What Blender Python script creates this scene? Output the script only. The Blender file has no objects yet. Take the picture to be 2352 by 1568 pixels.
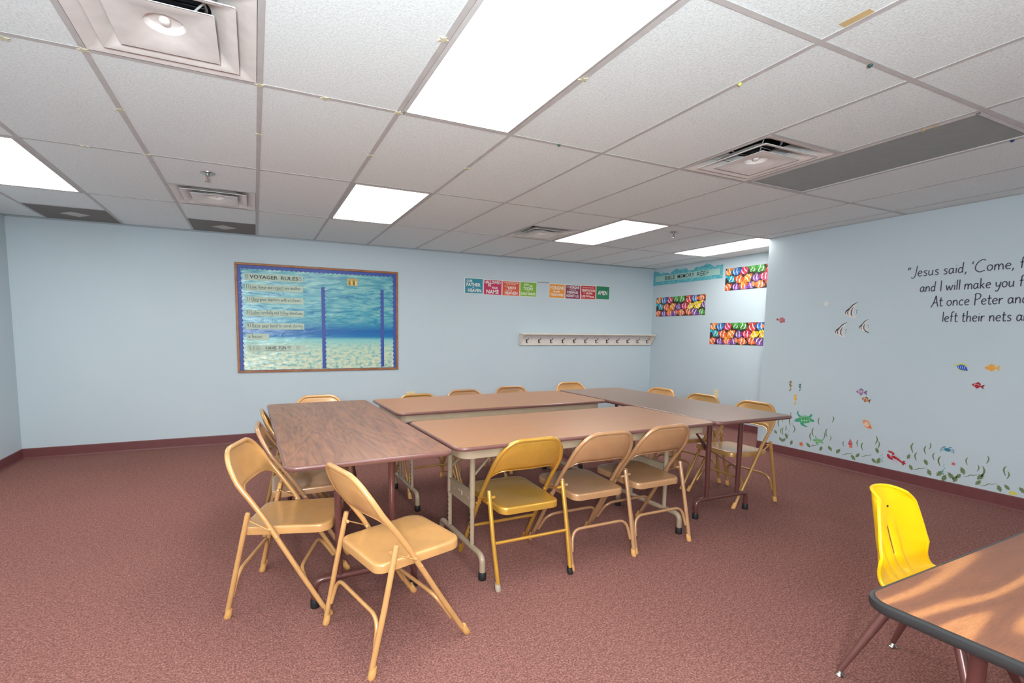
import bpy, math, random
from mathutils import Vector, Matrix
from math import sin, cos, pi, sqrt, radians

random.seed(7)
SC = bpy.context.scene
COL = SC.collection

# ------------------------------------------------------------------ camera, light, exposure
cam_data = bpy.data.cameras.new('camera')
cam = bpy.data.objects.new('camera', cam_data)
COL.objects.link(cam)
cam_data.sensor_fit = 'HORIZONTAL'
cam_data.sensor_width = 36.0
cam_data.lens = 1123.344 / 2352 * 36.0
cam_data.shift_x = 0.0324
cam_data.shift_y = 0.03539
cam_data.clip_start = 0.02
CAM_Z = 1.2786
_r = Vector((0.90964, -0.41527, 0.01008)).normalized()
_f = Vector((0.41440, 0.90554, -0.09093)).normalized()
_u = _r.cross(_f).normalized()
cam.matrix_world = Matrix(((_r.x, _u.x, -_f.x, 0), (_r.y, _u.y, -_f.y, 0), (_r.z, _u.z, -_f.z, CAM_Z), (0, 0, 0, 1)))
SC.camera = cam

SC.view_settings.view_transform = 'Standard'
SC.view_settings.look = 'None'
SC.view_settings.gamma = 1.0
SC.view_settings.use_curve_mapping = False
SC.view_settings.exposure = 1.02

world = bpy.data.worlds.new('world')
SC.world = world
world.use_nodes = True
world.node_tree.nodes['Background'].inputs[0].default_value = (0.8, 0.85, 0.9, 1)
world.node_tree.nodes['Background'].inputs[1].default_value = 0.3

PANEL_EMIT = 5.3          # brightness of the lit ceiling panels
def area(name, loc, target, w, h, power, color=(1, 1, 1)):
    l = bpy.data.lights.new(name, 'AREA')
    l.shape = 'RECTANGLE'; l.size = w; l.size_y = h; l.energy = power; l.color = color
    o = bpy.data.objects.new(name, l); COL.objects.link(o)
    o.location = loc
    d = Vector(target) - Vector(loc)
    o.rotation_euler = d.to_track_quat('-Z', 'Y').to_euler()
    return o
# the photographer's flash, bounced off the ceiling above the camera
area('flash_bounce', (-0.15, -0.45, 1.35), (0.35, 0.6, 2.33), 0.25, 0.25, 60, (0.84, 0.96, 1.0))
area('flash_direct', (-0.25, -0.55, 1.75), (1.3, 3.0, 0.7), 0.5, 0.5, 13, (1.0, 0.98, 0.96))

# ------------------------------------------------------------------ dimensions
H = 2.332
XL, YB, XR, XRR, YE = -2.1116, 6.1533, 5.144, 5.9166, 3.6477
YF = -2.6
X0, Y0 = 0.051, 2.4068
GX, GY = 0.6096, 1.2192

# ------------------------------------------------------------------ materials
def srgb(r, g, b):
    f = lambda c: (c / 255 / 12.92) if c / 255 <= 0.04045 else ((c / 255 + 0.055) / 1.055) ** 2.4
    return (f(r), f(g), f(b), 1)

class NT:
    def __init__(s, name):
        s.m = bpy.data.materials.new(name); s.m.use_nodes = True
        s.t = s.m.node_tree; s.b = s.t.nodes['Principled BSDF']
    def n(s, typ, **kw):
        nd = s.t.nodes.new(typ)
        for k, v in kw.items():
            if k in nd.inputs.keys() if isinstance(k, str) else False: nd.inputs[k].default_value = v
            else: setattr(nd, k, v)
        return nd
    def l(s, a, b): s.t.links.new(a, b)
    def coord(s, scale=(1, 1, 1), rot=(0, 0, 0), kind='Object'):
        tc = s.n('ShaderNodeTexCoord'); mp = s.n('ShaderNodeMapping')
        mp.inputs['Scale'].default_value = scale; mp.inputs['Rotation'].default_value = rot
        s.l(tc.outputs[kind], mp.inputs[0]); return mp.outputs[0]
    def noise(s, co, scale, detail=4, rough=0.5, dist=0):
        nz = s.n('ShaderNodeTexNoise'); nz.inputs['Scale'].default_value = scale
        nz.inputs['Detail'].default_value = detail; nz.inputs['Roughness'].default_value = rough
        nz.inputs['Distortion'].default_value = dist
        if co is not None: s.l(co, nz.inputs['Vector'])
        return nz.outputs['Fac']
    def ramp(s, fac, stops):
        r = s.n('ShaderNodeValToRGB'); cr = r.color_ramp
        while len(cr.elements) > len(stops): cr.elements.remove(cr.elements[-1])
        while len(cr.elements) < len(stops): cr.elements.new(0.5)
        for e, (p, c) in zip(cr.elements, stops): e.position = p; e.color = c
        s.l(fac, r.inputs[0]); return r.outputs[0]
    def bump(s, h, strength=0.2, dist=0.002):
        b = s.n('ShaderNodeBump'); b.inputs['Strength'].default_value = strength; b.inputs['Distance'].default_value = dist
        s.l(h, b.inputs['Height']); s.l(b.outputs[0], s.b.inputs['Normal'])
    def mix(s, fac, a, b, typ='MIX'):
        m = s.n('ShaderNodeMix'); m.data_type = 'RGBA'; m.blend_type = typ
        if isinstance(fac, float): m.inputs[0].default_value = fac
        else: s.l(fac, m.inputs[0])
        for sock, v in ((m.inputs[6], a), (m.inputs[7], b)):
            if isinstance(v, tuple): sock.default_value = v
            else: s.l(v, sock)
        return m.outputs[2]
    def color(s, c):
        if isinstance(c, tuple): s.b.inputs['Base Color'].default_value = c
        else: s.l(c, s.b.inputs['Base Color'])

MATS = {}
def simple(name, c, rough=0.5, metal=0.0, bump=None, spec=0.5, var=0.06, emit=None, coat=0):
    if name in MATS: return MATS[name]
    t = NT(name)
    co = t.coord()
    nz = t.noise(co, 14, 3)
    dk = tuple(x * (1 - var) for x in c[:3]) + (1,)
    lt = tuple(min(1, x * (1 + var)) for x in c[:3]) + (1,)
    t.color(t.ramp(nz, [(0.3, dk), (0.7, lt)]))
    t.b.inputs['Roughness'].default_value = rough
    t.b.inputs['Metallic'].default_value = metal
    t.b.inputs['Specular IOR Level'].default_value = spec
    t.b.inputs['Coat Weight'].default_value = coat
    t.b.inputs['Coat Roughness'].default_value = 0.15
    if bump: t.bump(t.noise(co, bump[0], 3), bump[1], bump[2])
    if emit:
        t.b.inputs['Emission Color'].default_value = emit[0]; t.b.inputs['Emission Strength'].default_value = emit[1]
    MATS[name] = t.m
    return t.m

def mat_wall():
    t = NT('pale_blue_wall_paint')
    co = t.coord()
    t.color(t.ramp(t.noise(co, 1.1, 3), [(0.3, srgb(192, 207, 215)), (0.7, srgb(196, 210, 217))]))
    t.b.inputs['Roughness'].default_value = 0.55
    t.b.inputs['Specular IOR Level'].default_value = 0.3
    t.bump(t.noise(co, 190, 3), 0.12, 0.0015)
    return t.m
def mat_carpet():
    t = NT('mauve_brown_loop_carpet')
    co = t.coord()
    big = t.ramp(t.noise(co, 1.3, 4), [(0.3, srgb(138, 94, 87)), (0.7, srgb(148, 102, 93))])
    fine = t.ramp(t.noise(co, 130, 5, 0.7), [(0.36, srgb(96, 58, 56)), (0.5, srgb(150, 104, 97)), (0.64, srgb(202, 156, 146))])
    mid = t.ramp(t.noise(t.coord((1, 1.6, 1)), 34, 4, 0.6), [(0.3, (0.70, 0.70, 0.72, 1)), (0.7, (1.0, 0.985, 0.98, 1))])
    t.color(t.mix(1.0, t.mix(0.6, big, fine), mid, 'MULTIPLY'))
    t.b.inputs['Roughness'].default_value = 1.0
    t.b.inputs['Specular IOR Level'].default_value = 0.05
    t.bump(t.noise(co, 150, 3), 0.8, 0.006)
    return t.m
def mat_tile():
    t = NT('white_fissured_ceiling_tile')
    co = t.coord()
    base = t.ramp(t.noise(co, 105, 6, 0.75), [(0.38, srgb(218, 226, 226)), (0.55, srgb(236, 243, 244))])
    v = t.n('ShaderNodeTexVoronoi'); v.inputs['Scale'].default_value = 95; t.l(co, v.inputs['Vector'])
    pin = t.ramp(v.outputs['Distance'], [(0.05, (0.62, 0.6, 0.58, 1)), (0.16, (1, 1, 1, 1))])
    spots = t.ramp(t.noise(co, 40, 2), [(0.5, (0, 0, 0, 1)), (0.58, (1, 1, 1, 1))])
    t.color(t.mix(1.0, base, t.mix(spots, (1, 1, 1, 1), pin), 'MULTIPLY'))
    t.b.inputs['Roughness'].default_value = 0.8
    t.b.inputs['Specular IOR Level'].default_value = 0.25
    t.bump(t.noise(co, 120, 6, 0.8), 0.7, 0.003)
    return t.m
def mat_walnut():
    t = NT('dark_walnut_laminate')
    co = t.coord((0.9, 11, 1))
    n1 = t.noise(co, 1.9, 5, 0.6, 1.2)
    nz = t.n('ShaderNodeTexNoise'); nz.inputs['Scale'].default_value = 2.1; nz.inputs['Detail'].default_value = 3; nz.inputs['Distortion'].default_value = 0.5
    t.l(t.coord((0.5, 3.0, 1)), nz.inputs['Vector'])
    mul = t.n('ShaderNodeMath'); mul.operation = 'MULTIPLY'; mul.inputs[1].default_value = 11; t.l(nz.outputs['Fac'], mul.inputs[0])
    fr = t.n('ShaderNodeMath'); fr.operation = 'PINGPONG'; fr.inputs[1].default_value = 0.5; t.l(mul.outputs[0], fr.inputs[0])
    a = t.ramp(n1, [(0.36, srgb(112, 74, 58)), (0.5, srgb(140, 94, 70)), (0.64, srgb(162, 112, 82))])
    b = t.ramp(fr.outputs[0], [(0.0, srgb(104, 70, 60)), (0.12, srgb(136, 92, 72)), (0.5, srgb(164, 112, 82))])
    g = t.ramp(t.noise(t.coord((3, 60, 1)), 2.2, 3), [(0.3, (0.80, 0.78, 0.78, 1)), (0.7, (1.1, 1.1, 1.1, 1))])
    t.color(t.mix(1.0, t.mix(0.55, a, b), g, 'MULTIPLY'))
    t.b.inputs['Roughness'].default_value = 0.34
    t.b.inputs['Specular IOR Level'].default_value = 0.7
    return t.m
def mat_tan_top(name, c1, c2, rough=0.36):
    t = NT(name)
    g = t.noise(t.coord((4, 130, 1)), 2.0, 4, 0.6)
    f = t.noise(t.coord((30, 300, 1)), 3.0, 3, 0.6)
    a = t.ramp(g, [(0.3, c1), (0.7, c2)])
    b = t.ramp(f, [(0.3, (0.82, 0.8, 0.78, 1)), (0.7, (1.08, 1.08, 1.08, 1))])
    t.color(t.mix(1.0, a, b, 'MULTIPLY'))
    t.b.inputs['Roughness'].default_value = rough
    t.b.inputs['Specular IOR Level'].default_value = 0.7
    return t.m
def mat_cathedral():
    t = NT('orange_brown_cathedral_grain_laminate')
    co = t.coord((0.55, 2.9, 1), (0, 0, radians(-5)))
    nz = t.n('ShaderNodeTexNoise'); nz.inputs['Scale'].default_value = 1.5; nz.inputs['Detail'].default_value = 1.5
    t.l(co, nz.inputs['Vector'])
    mul = t.n('ShaderNodeMath'); mul.operation = 'MULTIPLY'; mul.inputs[1].default_value = 6.5
    t.l(nz.outputs['Fac'], mul.inputs[0])
    fr = t.n('ShaderNodeMath'); fr.operation = 'PINGPONG'; fr.inputs[1].default_value = 0.5; t.l(mul.outputs[0], fr.inputs[0])
    a = t.ramp(fr.outputs[0], [(0.0, srgb(122, 80, 61)), (0.24, srgb(132, 86, 64)), (0.38, srgb(176, 118, 78)), (0.5, srgb(184, 126, 82))])
    g = t.ramp(t.noise(t.coord((16, 260, 1)), 2.2, 3, 0.6), [(0.32, (0.80, 0.78, 0.76, 1)), (0.62, (1.08, 1.08, 1.08, 1))])
    t.color(t.mix(1.0, a, g, 'MULTIPLY'))
    t.b.inputs['Roughness'].default_value = 0.42
    t.b.inputs['Specular IOR Level'].default_value = 0.5
    return t.m
def mat_ocean():
    """printed underwater picture: object z runs 0 at the bottom to 1.15 m at the top"""
    t = NT('printed_underwater_picture')
    tc = t.n('ShaderNodeTexCoord'); sx = t.n('ShaderNodeSeparateXYZ'); t.l(tc.outputs['Object'], sx.inputs[0])
    mr = t.n('ShaderNodeMapRange'); mr.inputs['From Min'].default_value = 0.0; mr.inputs['From Max'].default_value = 1.15
    t.l(sx.outputs['Y'], mr.inputs[0])
    base = t.ramp(mr.outputs[0], [(0.0, srgb(214, 222, 190)), (0.22, srgb(186, 214, 192)), (0.33, srgb(130, 200, 200)),
                                  (0.36, srgb(28, 120, 180)), (0.42, srgb(20, 100, 170)), (0.47, srgb(40, 130, 175)), (0.56, srgb(70, 160, 178)), (1.0, srgb(120, 186, 186))])
    ripple = t.ramp(t.noise(t.coord((2.6, 13, 1)), 2.1, 5, 0.6, 0.6), [(0.38, srgb(20, 110, 165)), (0.5, srgb(96, 176, 190)), (0.66, srgb(176, 216, 204))])
    sand = t.ramp(t.noise(t.coord((9, 14, 1)), 2.2, 4, 0.6), [(0.36, srgb(40, 150, 175)), (0.47, srgb(170, 210, 190)), (0.6, srgb(230, 228, 196))])
    up = t.ramp(mr.outputs[0], [(0.44, (0, 0, 0, 1)), (0.58, (0.62, 0.62, 0.62, 1))])
    lo = t.ramp(mr.outputs[0], [(0.0, (0.8, 0.8, 0.8, 1)), (0.20, (0.55, 0.55, 0.55, 1)), (0.33, (0, 0, 0, 1))])
    t.color(t.mix(lo, t.mix(up, base, ripple), sand))
    t.b.inputs['Roughness'].default_value = 0.28
    t.b.inputs['Specular IOR Level'].default_value = 0.6
    t.bump(t.noise(t.coord((3, 9, 1), (0, 0, 0.2)), 2.0, 4, 0.5, 0.7), 0.5, 0.012)
    return t.m
def mat_wave_print():
    t = NT('turquoise_watercolour_print')
    c = t.ramp(t.noise(t.coord((8, 14, 8)), 2.0, 5, 0.7), [(0.35, srgb(62, 150, 180)), (0.5, srgb(96, 182, 192)), (0.68, srgb(130, 204, 204))])
    t.color(c); t.b.inputs['Roughness'].default_value = 0.5
    return t.m
def mat_panel_lens():
    t = NT('lit_prismatic_lens')
    t.color(srgb(250, 250, 245))
    tc = t.n('ShaderNodeTexCoord'); 
    t.b.inputs['Emission Color'].default_value = (1.0, 0.98, 0.935, 1)
    t.b.inputs['Emission Strength'].default_value = PANEL_EMIT
    t.bump(t.noise(t.coord(), 300, 2), 0.2, 0.001)
    return t.m
def mat_perforated():
    t = NT('perforated_grey_metal')
    v = t.n('ShaderNodeTexVoronoi'); v.inputs['Scale'].default_value = 120; v.inputs['Randomness'].default_value = 0
    t.l(t.coord(), v.inputs['Vector'])
    t.color(t.ramp(v.outputs['Distance'], [(0.3, srgb(82, 75, 70)), (0.5, srgb(138, 130, 124))]))
    t.b.inputs['Roughness'].default_value = 0.6
    return t.m

M = {}
M['wall'] = mat_wall(); M['carpet'] = mat_carpet(); M['tile'] = mat_tile()
M['walnut'] = mat_walnut()
M['tan_top'] = mat_tan_top('tan_woodgrain_laminate', srgb(166, 117, 80), srgb(178, 129, 90))
M['grey_top'] = mat_tan_top('greyish_brown_laminate', srgb(134, 108, 92), srgb(150, 122, 102), 0.3)
M['cathedral'] = mat_cathedral()
M['ocean'] = mat_ocean(); M['wave'] = mat_wave_print(); M['lens'] = mat_panel_lens(); M['perf'] = mat_perforated()
M['baseboard'] = simple('maroon_vinyl_baseboard', srgb(112, 62, 64), 0.45)
M['grid'] = simple('white_painted_grid_metal', srgb(190, 187, 186), 0.5)
M['off_lens'] = simple('unlit_prismatic_lens', srgb(140, 142, 138), 0.45, bump=(300, 0.3, 0.001))
M['white'] = simple('white_enamel', srgb(226, 221, 218), 0.35)
M['dust'] = simple('dusty_grey_metal', srgb(120, 110, 102), 0.6)
M['duct'] = simple('dark_duct_interior', srgb(34, 36, 42), 0.5)
M['chrome'] = simple('chrome', srgb(190, 188, 184), 0.22, 1.0)
M['plum_steel'] = simple('plum_toned_steel_tube', srgb(150, 108, 104), 0.3, 0.7)
M['steel_grey'] = simple('grey_steel_tube', srgb(120, 118, 116), 0.35, 0.6)
M['black_rubber'] = simple('black_rubber', srgb(30, 29, 30), 0.6)
M['black_edge'] = simple('black_vinyl_edge', srgb(46, 46, 47), 0.4)
M['maroon_edge'] = simple('maroon_brown_edge', srgb(116, 78, 72), 0.3, coat=0.3)
M['brown_leg'] = simple('reddish_brown_enamel', srgb(98, 56, 52), 0.3, coat=0.3)
M['beige_leg'] = simple('beige_grey_enamel', srgb(168, 148, 124), 0.38, coat=0.2)
M['tan_paint'] = simple('golden_tan_enamel', srgb(208, 156, 98), 0.3, 0.1, coat=0.5, spec=0.6)
M['pink_paint'] = simple('pinkish_tan_enamel', srgb(184, 138, 98), 0.3, 0.1, coat=0.5, spec=0.6)
M['bronze_paint'] = simple('dull_bronze_gold_enamel', srgb(190, 144, 84), 0.32, 0.3, coat=0.5, spec=0.6)
M['gold_paint'] = simple('metallic_gold_enamel', srgb(212, 160, 66), 0.32, 0.45, coat=0.5, spec=0.6)
M['tan_rubber'] = simple('tan_rubber_cap', srgb(214, 160, 96), 0.6)
M['grey_rubber'] = simple('grey_plastic_cap', srgb(176, 160, 142), 0.6)
M['yellow'] = simple('glossy_yellow_plastic', srgb(247, 196, 12), 0.33, var=0.02)
M['oak'] = simple('orange_oak_frame', srgb(158, 102, 62), 0.45, var=0.2)
M['blue_border'] = simple('royal_blue_card', srgb(62, 84, 164), 0.5)
M['strip_paper'] = simple('pale_green_card', srgb(186, 206, 190), 0.6)
M['ink'] = simple('dark_marker_ink', srgb(58, 56, 66), 0.6)
M['wall_ink'] = simple('charcoal_plum_vinyl', srgb(76, 72, 88), 0.6)
M['black_ink'] = simple('black_ink', srgb(40, 40, 44), 0.6)
M['cream'] = simple('cream_painted_wood', srgb(226, 216, 200), 0.4)
M['shelf_back'] = simple('pale_lavender_cream_paint', srgb(220, 212, 208), 0.45)
M['bronze'] = simple('dark_bronze', srgb(88, 70, 48), 0.35, 0.8)
M['ivory'] = simple('ivory_plastic', srgb(234, 218, 176), 0.35)
M['dark'] = simple('dark_slot', srgb(50, 44, 40), 0.6)
M['star'] = simple('pale_yellow_glow_plastic', srgb(206, 200, 172), 0.5)
M['tape'] = simple('masking_tape', srgb(206, 180, 130), 0.6)
M['paper_white'] = simple('white_paper', srgb(236, 232, 224), 0.6)
def pm(r, g, b):
    return simple('print_%02x%02x%02x' % (r, g, b), srgb(r, g, b), 0.5, var=0.04)

# ------------------------------------------------------------------ mesh builder
class MB:
    def __init__(s): s.v = []; s.f = []; s.mi = []; s.mats = []; s.smooth = []
    def mat(s, m):
        if m is None: m = s.mats[0] if s.mats else M['white']
        if m not in s.mats: s.mats.append(m)
        return s.mats.index(m)
    def add(s, vs, fs, m=None, smooth=False):
        o = len(s.v); s.v += [tuple(v) for v in vs]; k = s.mat(m)
        for f in fs: s.f.append(tuple(i + o for i in f)); s.mi.append(k); s.smooth.append(smooth)
    def box(s, a, b, m=None):
        (x0, y0, z0), (x1, y1, z1) = a, b
        vs = [(x0, y0, z0), (x1, y0, z0), (x1, y1, z0), (x0, y1, z0), (x0, y0, z1), (x1, y0, z1), (x1, y1, z1), (x0, y1, z1)]
        s.add(vs, [(0, 3, 2, 1), (4, 5, 6, 7), (0, 1, 5, 4), (1, 2, 6, 5), (2, 3, 7, 6), (3, 0, 4, 7)], m)
    def prism(s, pts, z0, z1, m=None):
        n = len(pts)
        vs = [(x, y, z0) for x, y in pts] + [(x, y, z1) for x, y in pts]
        s.add(vs, [tuple(range(n - 1, -1, -1)), tuple(range(n, 2 * n))] + [(i, (i + 1) % n, n + (i + 1) % n, n + i) for i in range(n)], m)
    def flat(s, pts, z, m=None):
        s.add([(x, y, z) for x, y in pts], [tuple(range(len(pts)))], m)
    def tube(s, path, r, n=10, m=None, closed=False, cap=True, flat=None):
        P = [Vector(p) for p in path]; L = len(P)
        rs = r if isinstance(r, (list, tuple)) else [r] * L
        T = []
        for i in range(L):
            if closed: t = P[(i + 1) % L] - P[i - 1]
            else: t = P[min(i + 1, L - 1)] - P[max(i - 1, 0)]
            T.append(t.normalized())
        up = Vector((0, 0, 1)) if abs(T[0].z) < 0.9 else Vector((1, 0, 0))
        N = (up - T[0] * up.dot(T[0])).normalized()
        vs = []
        for i in range(L):
            if i: 
                N = N - T[i] * N.dot(T[i])
                N.normalize()
            B = T[i].cross(N)
            for k in range(n):
                a = 2 * pi * k / n
                fx = flat if flat else 1.0
                vs.append(P[i] + (N * cos(a) * fx + B * sin(a)) * rs[i])
        fs = []
        for i in range(L if closed else L - 1):
            j = (i + 1) % L
            for k in range(n):
                k2 = (k + 1) % n
                fs.append((i * n + k, i * n + k2, j * n + k2, j * n + k))
        if cap and not closed:
            fs.append(tuple(range(n - 1, -1, -1))); fs.append(tuple((L - 1) * n + k for k in range(n)))
        s.add(vs, fs, m, True)
    def lathe(s, prof, m=None, n=20, c=(0, 0, 0), axis=None, cap0=True):
        """prof: (radius, height) pairs; axis optional Matrix"""
        vs = []
        for r, z in prof:
            for k in range(n):
                a = 2 * pi * k / n
                p = Vector((r * cos(a), r * sin(a), z))
                if axis is not None: p = axis @ p
                vs.append(p + Vector(c))
        fs = []
        for i in range(len(prof) - 1):
            for k in range(n):
                k2 = (k + 1) % n
                fs.append((i * n + k, i * n + k2, (i + 1) * n + k2, (i + 1) * n + k))
        if cap0: fs.append(tuple(range(n - 1, -1, -1)))
        fs.append(tuple((len(prof) - 1) * n + k for k in range(n)))
        s.add(vs, fs, m, True)
    def ring(s, outline, prof, m=None, smooth=True, closedprof=True):
        """sweep profile (out, z) round a closed 2-D outline with outward normals"""
        n = len(outline); P = [Vector((x, y)) for x, y in outline]; vs = []
        for i in range(n):
            t = (P[(i + 1) % n] - P[i - 1]).normalized(); no = Vector((t.y, -t.x))
            for o, z in prof: q = P[i] + no * o; vs.append((q.x, q.y, z))
        k = len(prof); fs = []
        for i in range(n):
            j = (i + 1) % n
            for a in range(k if closedprof else k - 1):
                b = (a + 1) % k
                fs.append((i * k + a, j * k + a, j * k + b, i * k + b))
        s.add(vs, fs, m, smooth)
    def grid(s, rows, m=None, smooth=True, skip=None):
        R, Cn = len(rows), len(rows[0]); vs = [p for r in rows for p in r]; fs = []
        for i in range(R - 1):
            for j in range(Cn - 1):
                if skip and skip(i, j): continue
                fs.append((i * Cn + j, i * Cn + j + 1, (i + 1) * Cn + j + 1, (i + 1) * Cn + j))
        s.add(vs, fs, m, smooth)
    def build(s, name, m=None, parent=None, autosmooth=True):
        me = bpy.data.meshes.new(name); me.from_pydata(s.v, [], s.f)
        mats = s.mats if m is None else [m]
        for x in mats: me.materials.append(x)
        if m is None: me.polygons.foreach_set('material_index', s.mi)
        me.polygons.foreach_set('use_smooth', s.smooth)
        me.update()
        if autosmooth and any(s.smooth): me.set_sharp_from_angle(angle=radians(42))
        o = bpy.data.objects.new(name, me); COL.objects.link(o)
        if parent: o.parent = parent
        return o

def tag(o, label=None, cat=None, group=None, kind=None):
    if label: o['label'] = label
    if cat: o['category'] = cat
    if group: o['group'] = group
    if kind: o['kind'] = kind
    return o
def empty(name, loc=(0, 0, 0), rz=0, mat=None):
    o = bpy.data.objects.new(name, None); COL.objects.link(o); o.empty_display_size = 0.1
    if mat is not None: o.matrix_world = mat
    else: o.location = loc; o.rotation_euler = (0, 0, rz)
    return o
def copy_tree(o, parent=None):
    c = o.copy(); COL.objects.link(c)
    if parent: c.parent = parent
    for ch in list(o.children): copy_tree(ch, c)
    return c
def solidify(o, t, offset=0):
    md = o.modifiers.new('s', 'SOLIDIFY'); md.thickness = t; md.offset = offset; return o
def bevel(o, w, seg=2):
    md = o.modifiers.new('b', 'BEVEL'); md.width = w; md.segments = seg; md.limit_method = 'ANGLE'; md.angle_limit = radians(40); return o
def rrect(x0, y0, x1, y1, r, n=6):
    pts = []
    for cx, cy, a0 in ((x1 - r, y0 + r, -90), (x1 - r, y1 - r, 0), (x0 + r, y1 - r, 90), (x0 + r, y0 + r, 180)):
        for k in range(n + 1):
            a = radians(a0 + 90 * k / n); pts.append((cx + r * cos(a), cy + r * sin(a)))
    return pts
def arc2(path, r, n=6):
    """round the corners of a 3-D polyline"""
    P = [Vector(p) for p in path]; out = [P[0]]
    for i in range(1, len(P) - 1):
        a, b, c = P[i - 1], P[i], P[i + 1]
        rr = min(r, (a - b).length * 0.49, (c - b).length * 0.49)
        p0 = b + (a - b).normalized() * rr; p1 = b + (c - b).normalized() * rr
        for k in range(n + 1):
            t = k / n; out.append(p0 * (1 - t) ** 2 + b * 2 * t * (1 - t) + p1 * t * t)
    out.append(P[-1]); return out

# ------------------------------------------------------------------ room shell
def struct(name, mb, m, label=None):
    o = mb.build(name, m); o['kind'] = 'structure'
    if label: o['label'] = label
    return o
b = MB(); b.box((XL - 0.12, YF - 0.12, -0.06), (XRR + 0.12, YB + 0.12, 0)); struct('floor', b, M['carpet'], 'mauve brown loop carpet')
b = MB(); b.box((XL - 0.12, YF - 0.12, 0), (XL, YB + 0.12, H + 0.25)); struct('wall_left', b, M['wall'], 'pale blue painted wall at the left')
b = MB(); b.box((XL, YB, 0), (XRR, YB + 0.12, H + 0.25)); struct('wall_back', b, M['wall'], 'pale blue painted long wall with the bulletin board')
b = MB(); b.box((XR, YF, 0), (XRR, YE, H + 0.25)); struct('wall_right', b, M['wall'], 'pale blue wall with sea life stencils')
b = MB(); b.box((XRR, YF, 0), (XRR + 0.12, YB + 0.12, H + 0.25)); struct('wall_right_recess', b, M['wall'], 'pale blue wall of the recess, with posters')
b = MB(); b.box((XL - 0.12, YF - 0.12, 0), (XRR + 0.12, YF, H + 0.25)); struct('wall_front', b, M['wall'], 'pale blue wall behind the camera')
def baseboard(name, p0, p1, nrm, lab):
    """cove base: thin strip with a rounded top and a small toe"""
    p0 = Vector(p0); p1 = Vector(p1); nrm = Vector(nrm)
    prof = [(0.0, 0), (0.014, 0.0), (0.012, 0.006), (0.006, 0.014), (0.0045, 0.094), (0.003, 0.100), (0.0, 0.1016)]
    vs = []
    for p in (p0, p1):
        for o, z in prof: q = p + nrm * o; vs.append((q.x, q.y, z))
    k = len(prof)
    fs = [(i, i + 1, k + i + 1, k + i) for i in range(k - 1)] + [tuple(range(k)), tuple(range(2 * k - 1, k - 1, -1))]
    mb = MB(); mb.add(vs, fs, M['baseboard'])
    o = mb.build(name, M['baseboard']); o['kind'] = 'structure'; o['label'] = lab
baseboard('baseboard_left', (XL, YF, 0), (XL, YB, 0), (1, 0, 0), 'maroon vinyl baseboard of the left wall')
baseboard('baseboard_back', (XL, YB, 0), (XRR, YB, 0), (0, -1, 0), 'maroon vinyl baseboard of the back wall')
baseboard('baseboard_right', (XR, YF, 0), (XR, YE, 0), (-1, 0, 0), 'maroon vinyl baseboard of the stencilled wall')
baseboard('baseboard_recess', (XRR, YE, 0), (XRR, YB, 0), (-1, 0, 0), 'maroon vinyl baseboard of the recess')
baseboard('baseboard_recess_end', (XR, YE, 0), (XRR, YE, 0), (0, 1, 0), 'maroon vinyl baseboard round the wall end')
baseboard('baseboard_front', (XL, YF, 0), (XR, YF, 0), (0, 1, 0), 'maroon vinyl baseboard behind the camera')

# ------------------------------------------------------------------ ceiling: deck above, tiles and grid runners below
b = MB(); b.box((XL - 0.12, YF - 0.12, H + 0.25), (XRR + 0.12, YB + 0.12, H + 0.31))
ceiling = struct('ceiling', b, M['dust'], 'suspended ceiling of white fissured tiles')
LIT = [(1, -1), (-3, 1), (1, 1), (5, 1), (8, 1), (-3, -1), (-3, -3), (1, -3), (5, -3)]
OFF = [(5, -1)]
VENT = [(-1, -1), (4, -1), (-1, 1), (4, 1)]          # far half of the cell
RETURN = [(-3, 2), (-1, 2)]
IMIN, IMAX, JMIN, JMAX = -4, 9, -5, 3
def inside(x, y): return (XL < x < XR) or (x < XRR and y > YE)
def clip(x0, x1, y0, y1):
    x0 = max(x0, XL); y0 = max(y0, YF); y1 = min(y1, YB)
    x1 = min(x1, XR if y1 <= YE + 0.3 and x0 < XR else XRR)
    return x0, x1, y0, y1
def tile(x0, x1, y0, y1):
    x0, x1, y0, y1 = clip(x0, x1, y0, y1)
    if x1 - x0 < 0.03 or y1 - y0 < 0.03: return
    if not inside((x0 + x1) / 2, (y0 + y1) / 2): return
    mb = MB(); g = 0.003
    dz = random.uniform(-0.0006, 0.0006)
    z = H + 0.0025 + dz
    mb.box((x0 + g, y0 + g, z), (x1 - g, y1 - g, z + 0.016))
    o = mb.build('ceiling_tile', M['tile'], ceiling)
for i in range(IMIN, IMAX + 1):
    for j in range(JMIN, JMAX):
        x0, x1 = X0 + i * GX, X0 + (i + 1) * GX; y0, y1 = Y0 + j * GY, Y0 + (j + 1) * GY
        if (i, j) in LIT or (i, j) in OFF: continue
        if (i, j) in VENT: tile(x0, x1, y0, (y0 + y1) / 2); continue
        if (i, j) in RETURN:
            tile(x0, x1, y0, (y0 + y1) / 2); continue
        if j == JMAX - 1 or True:
            # the cell cut by a partition corner is split so both pieces fit
            if x0 < XR < x1 and y1 > YE:
                tile(x0, XR, y0, y1); 
                if y0 < YE: tile(XR, x1, YE, y1)
                else: tile(XR, x1, y0, y1)
            elif x0 >= XR and y0 < YE < y1: tile(x0, x1, YE, y1)
            else: tile(x0, x1, y0, y1)
W2 = 0.0115
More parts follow.
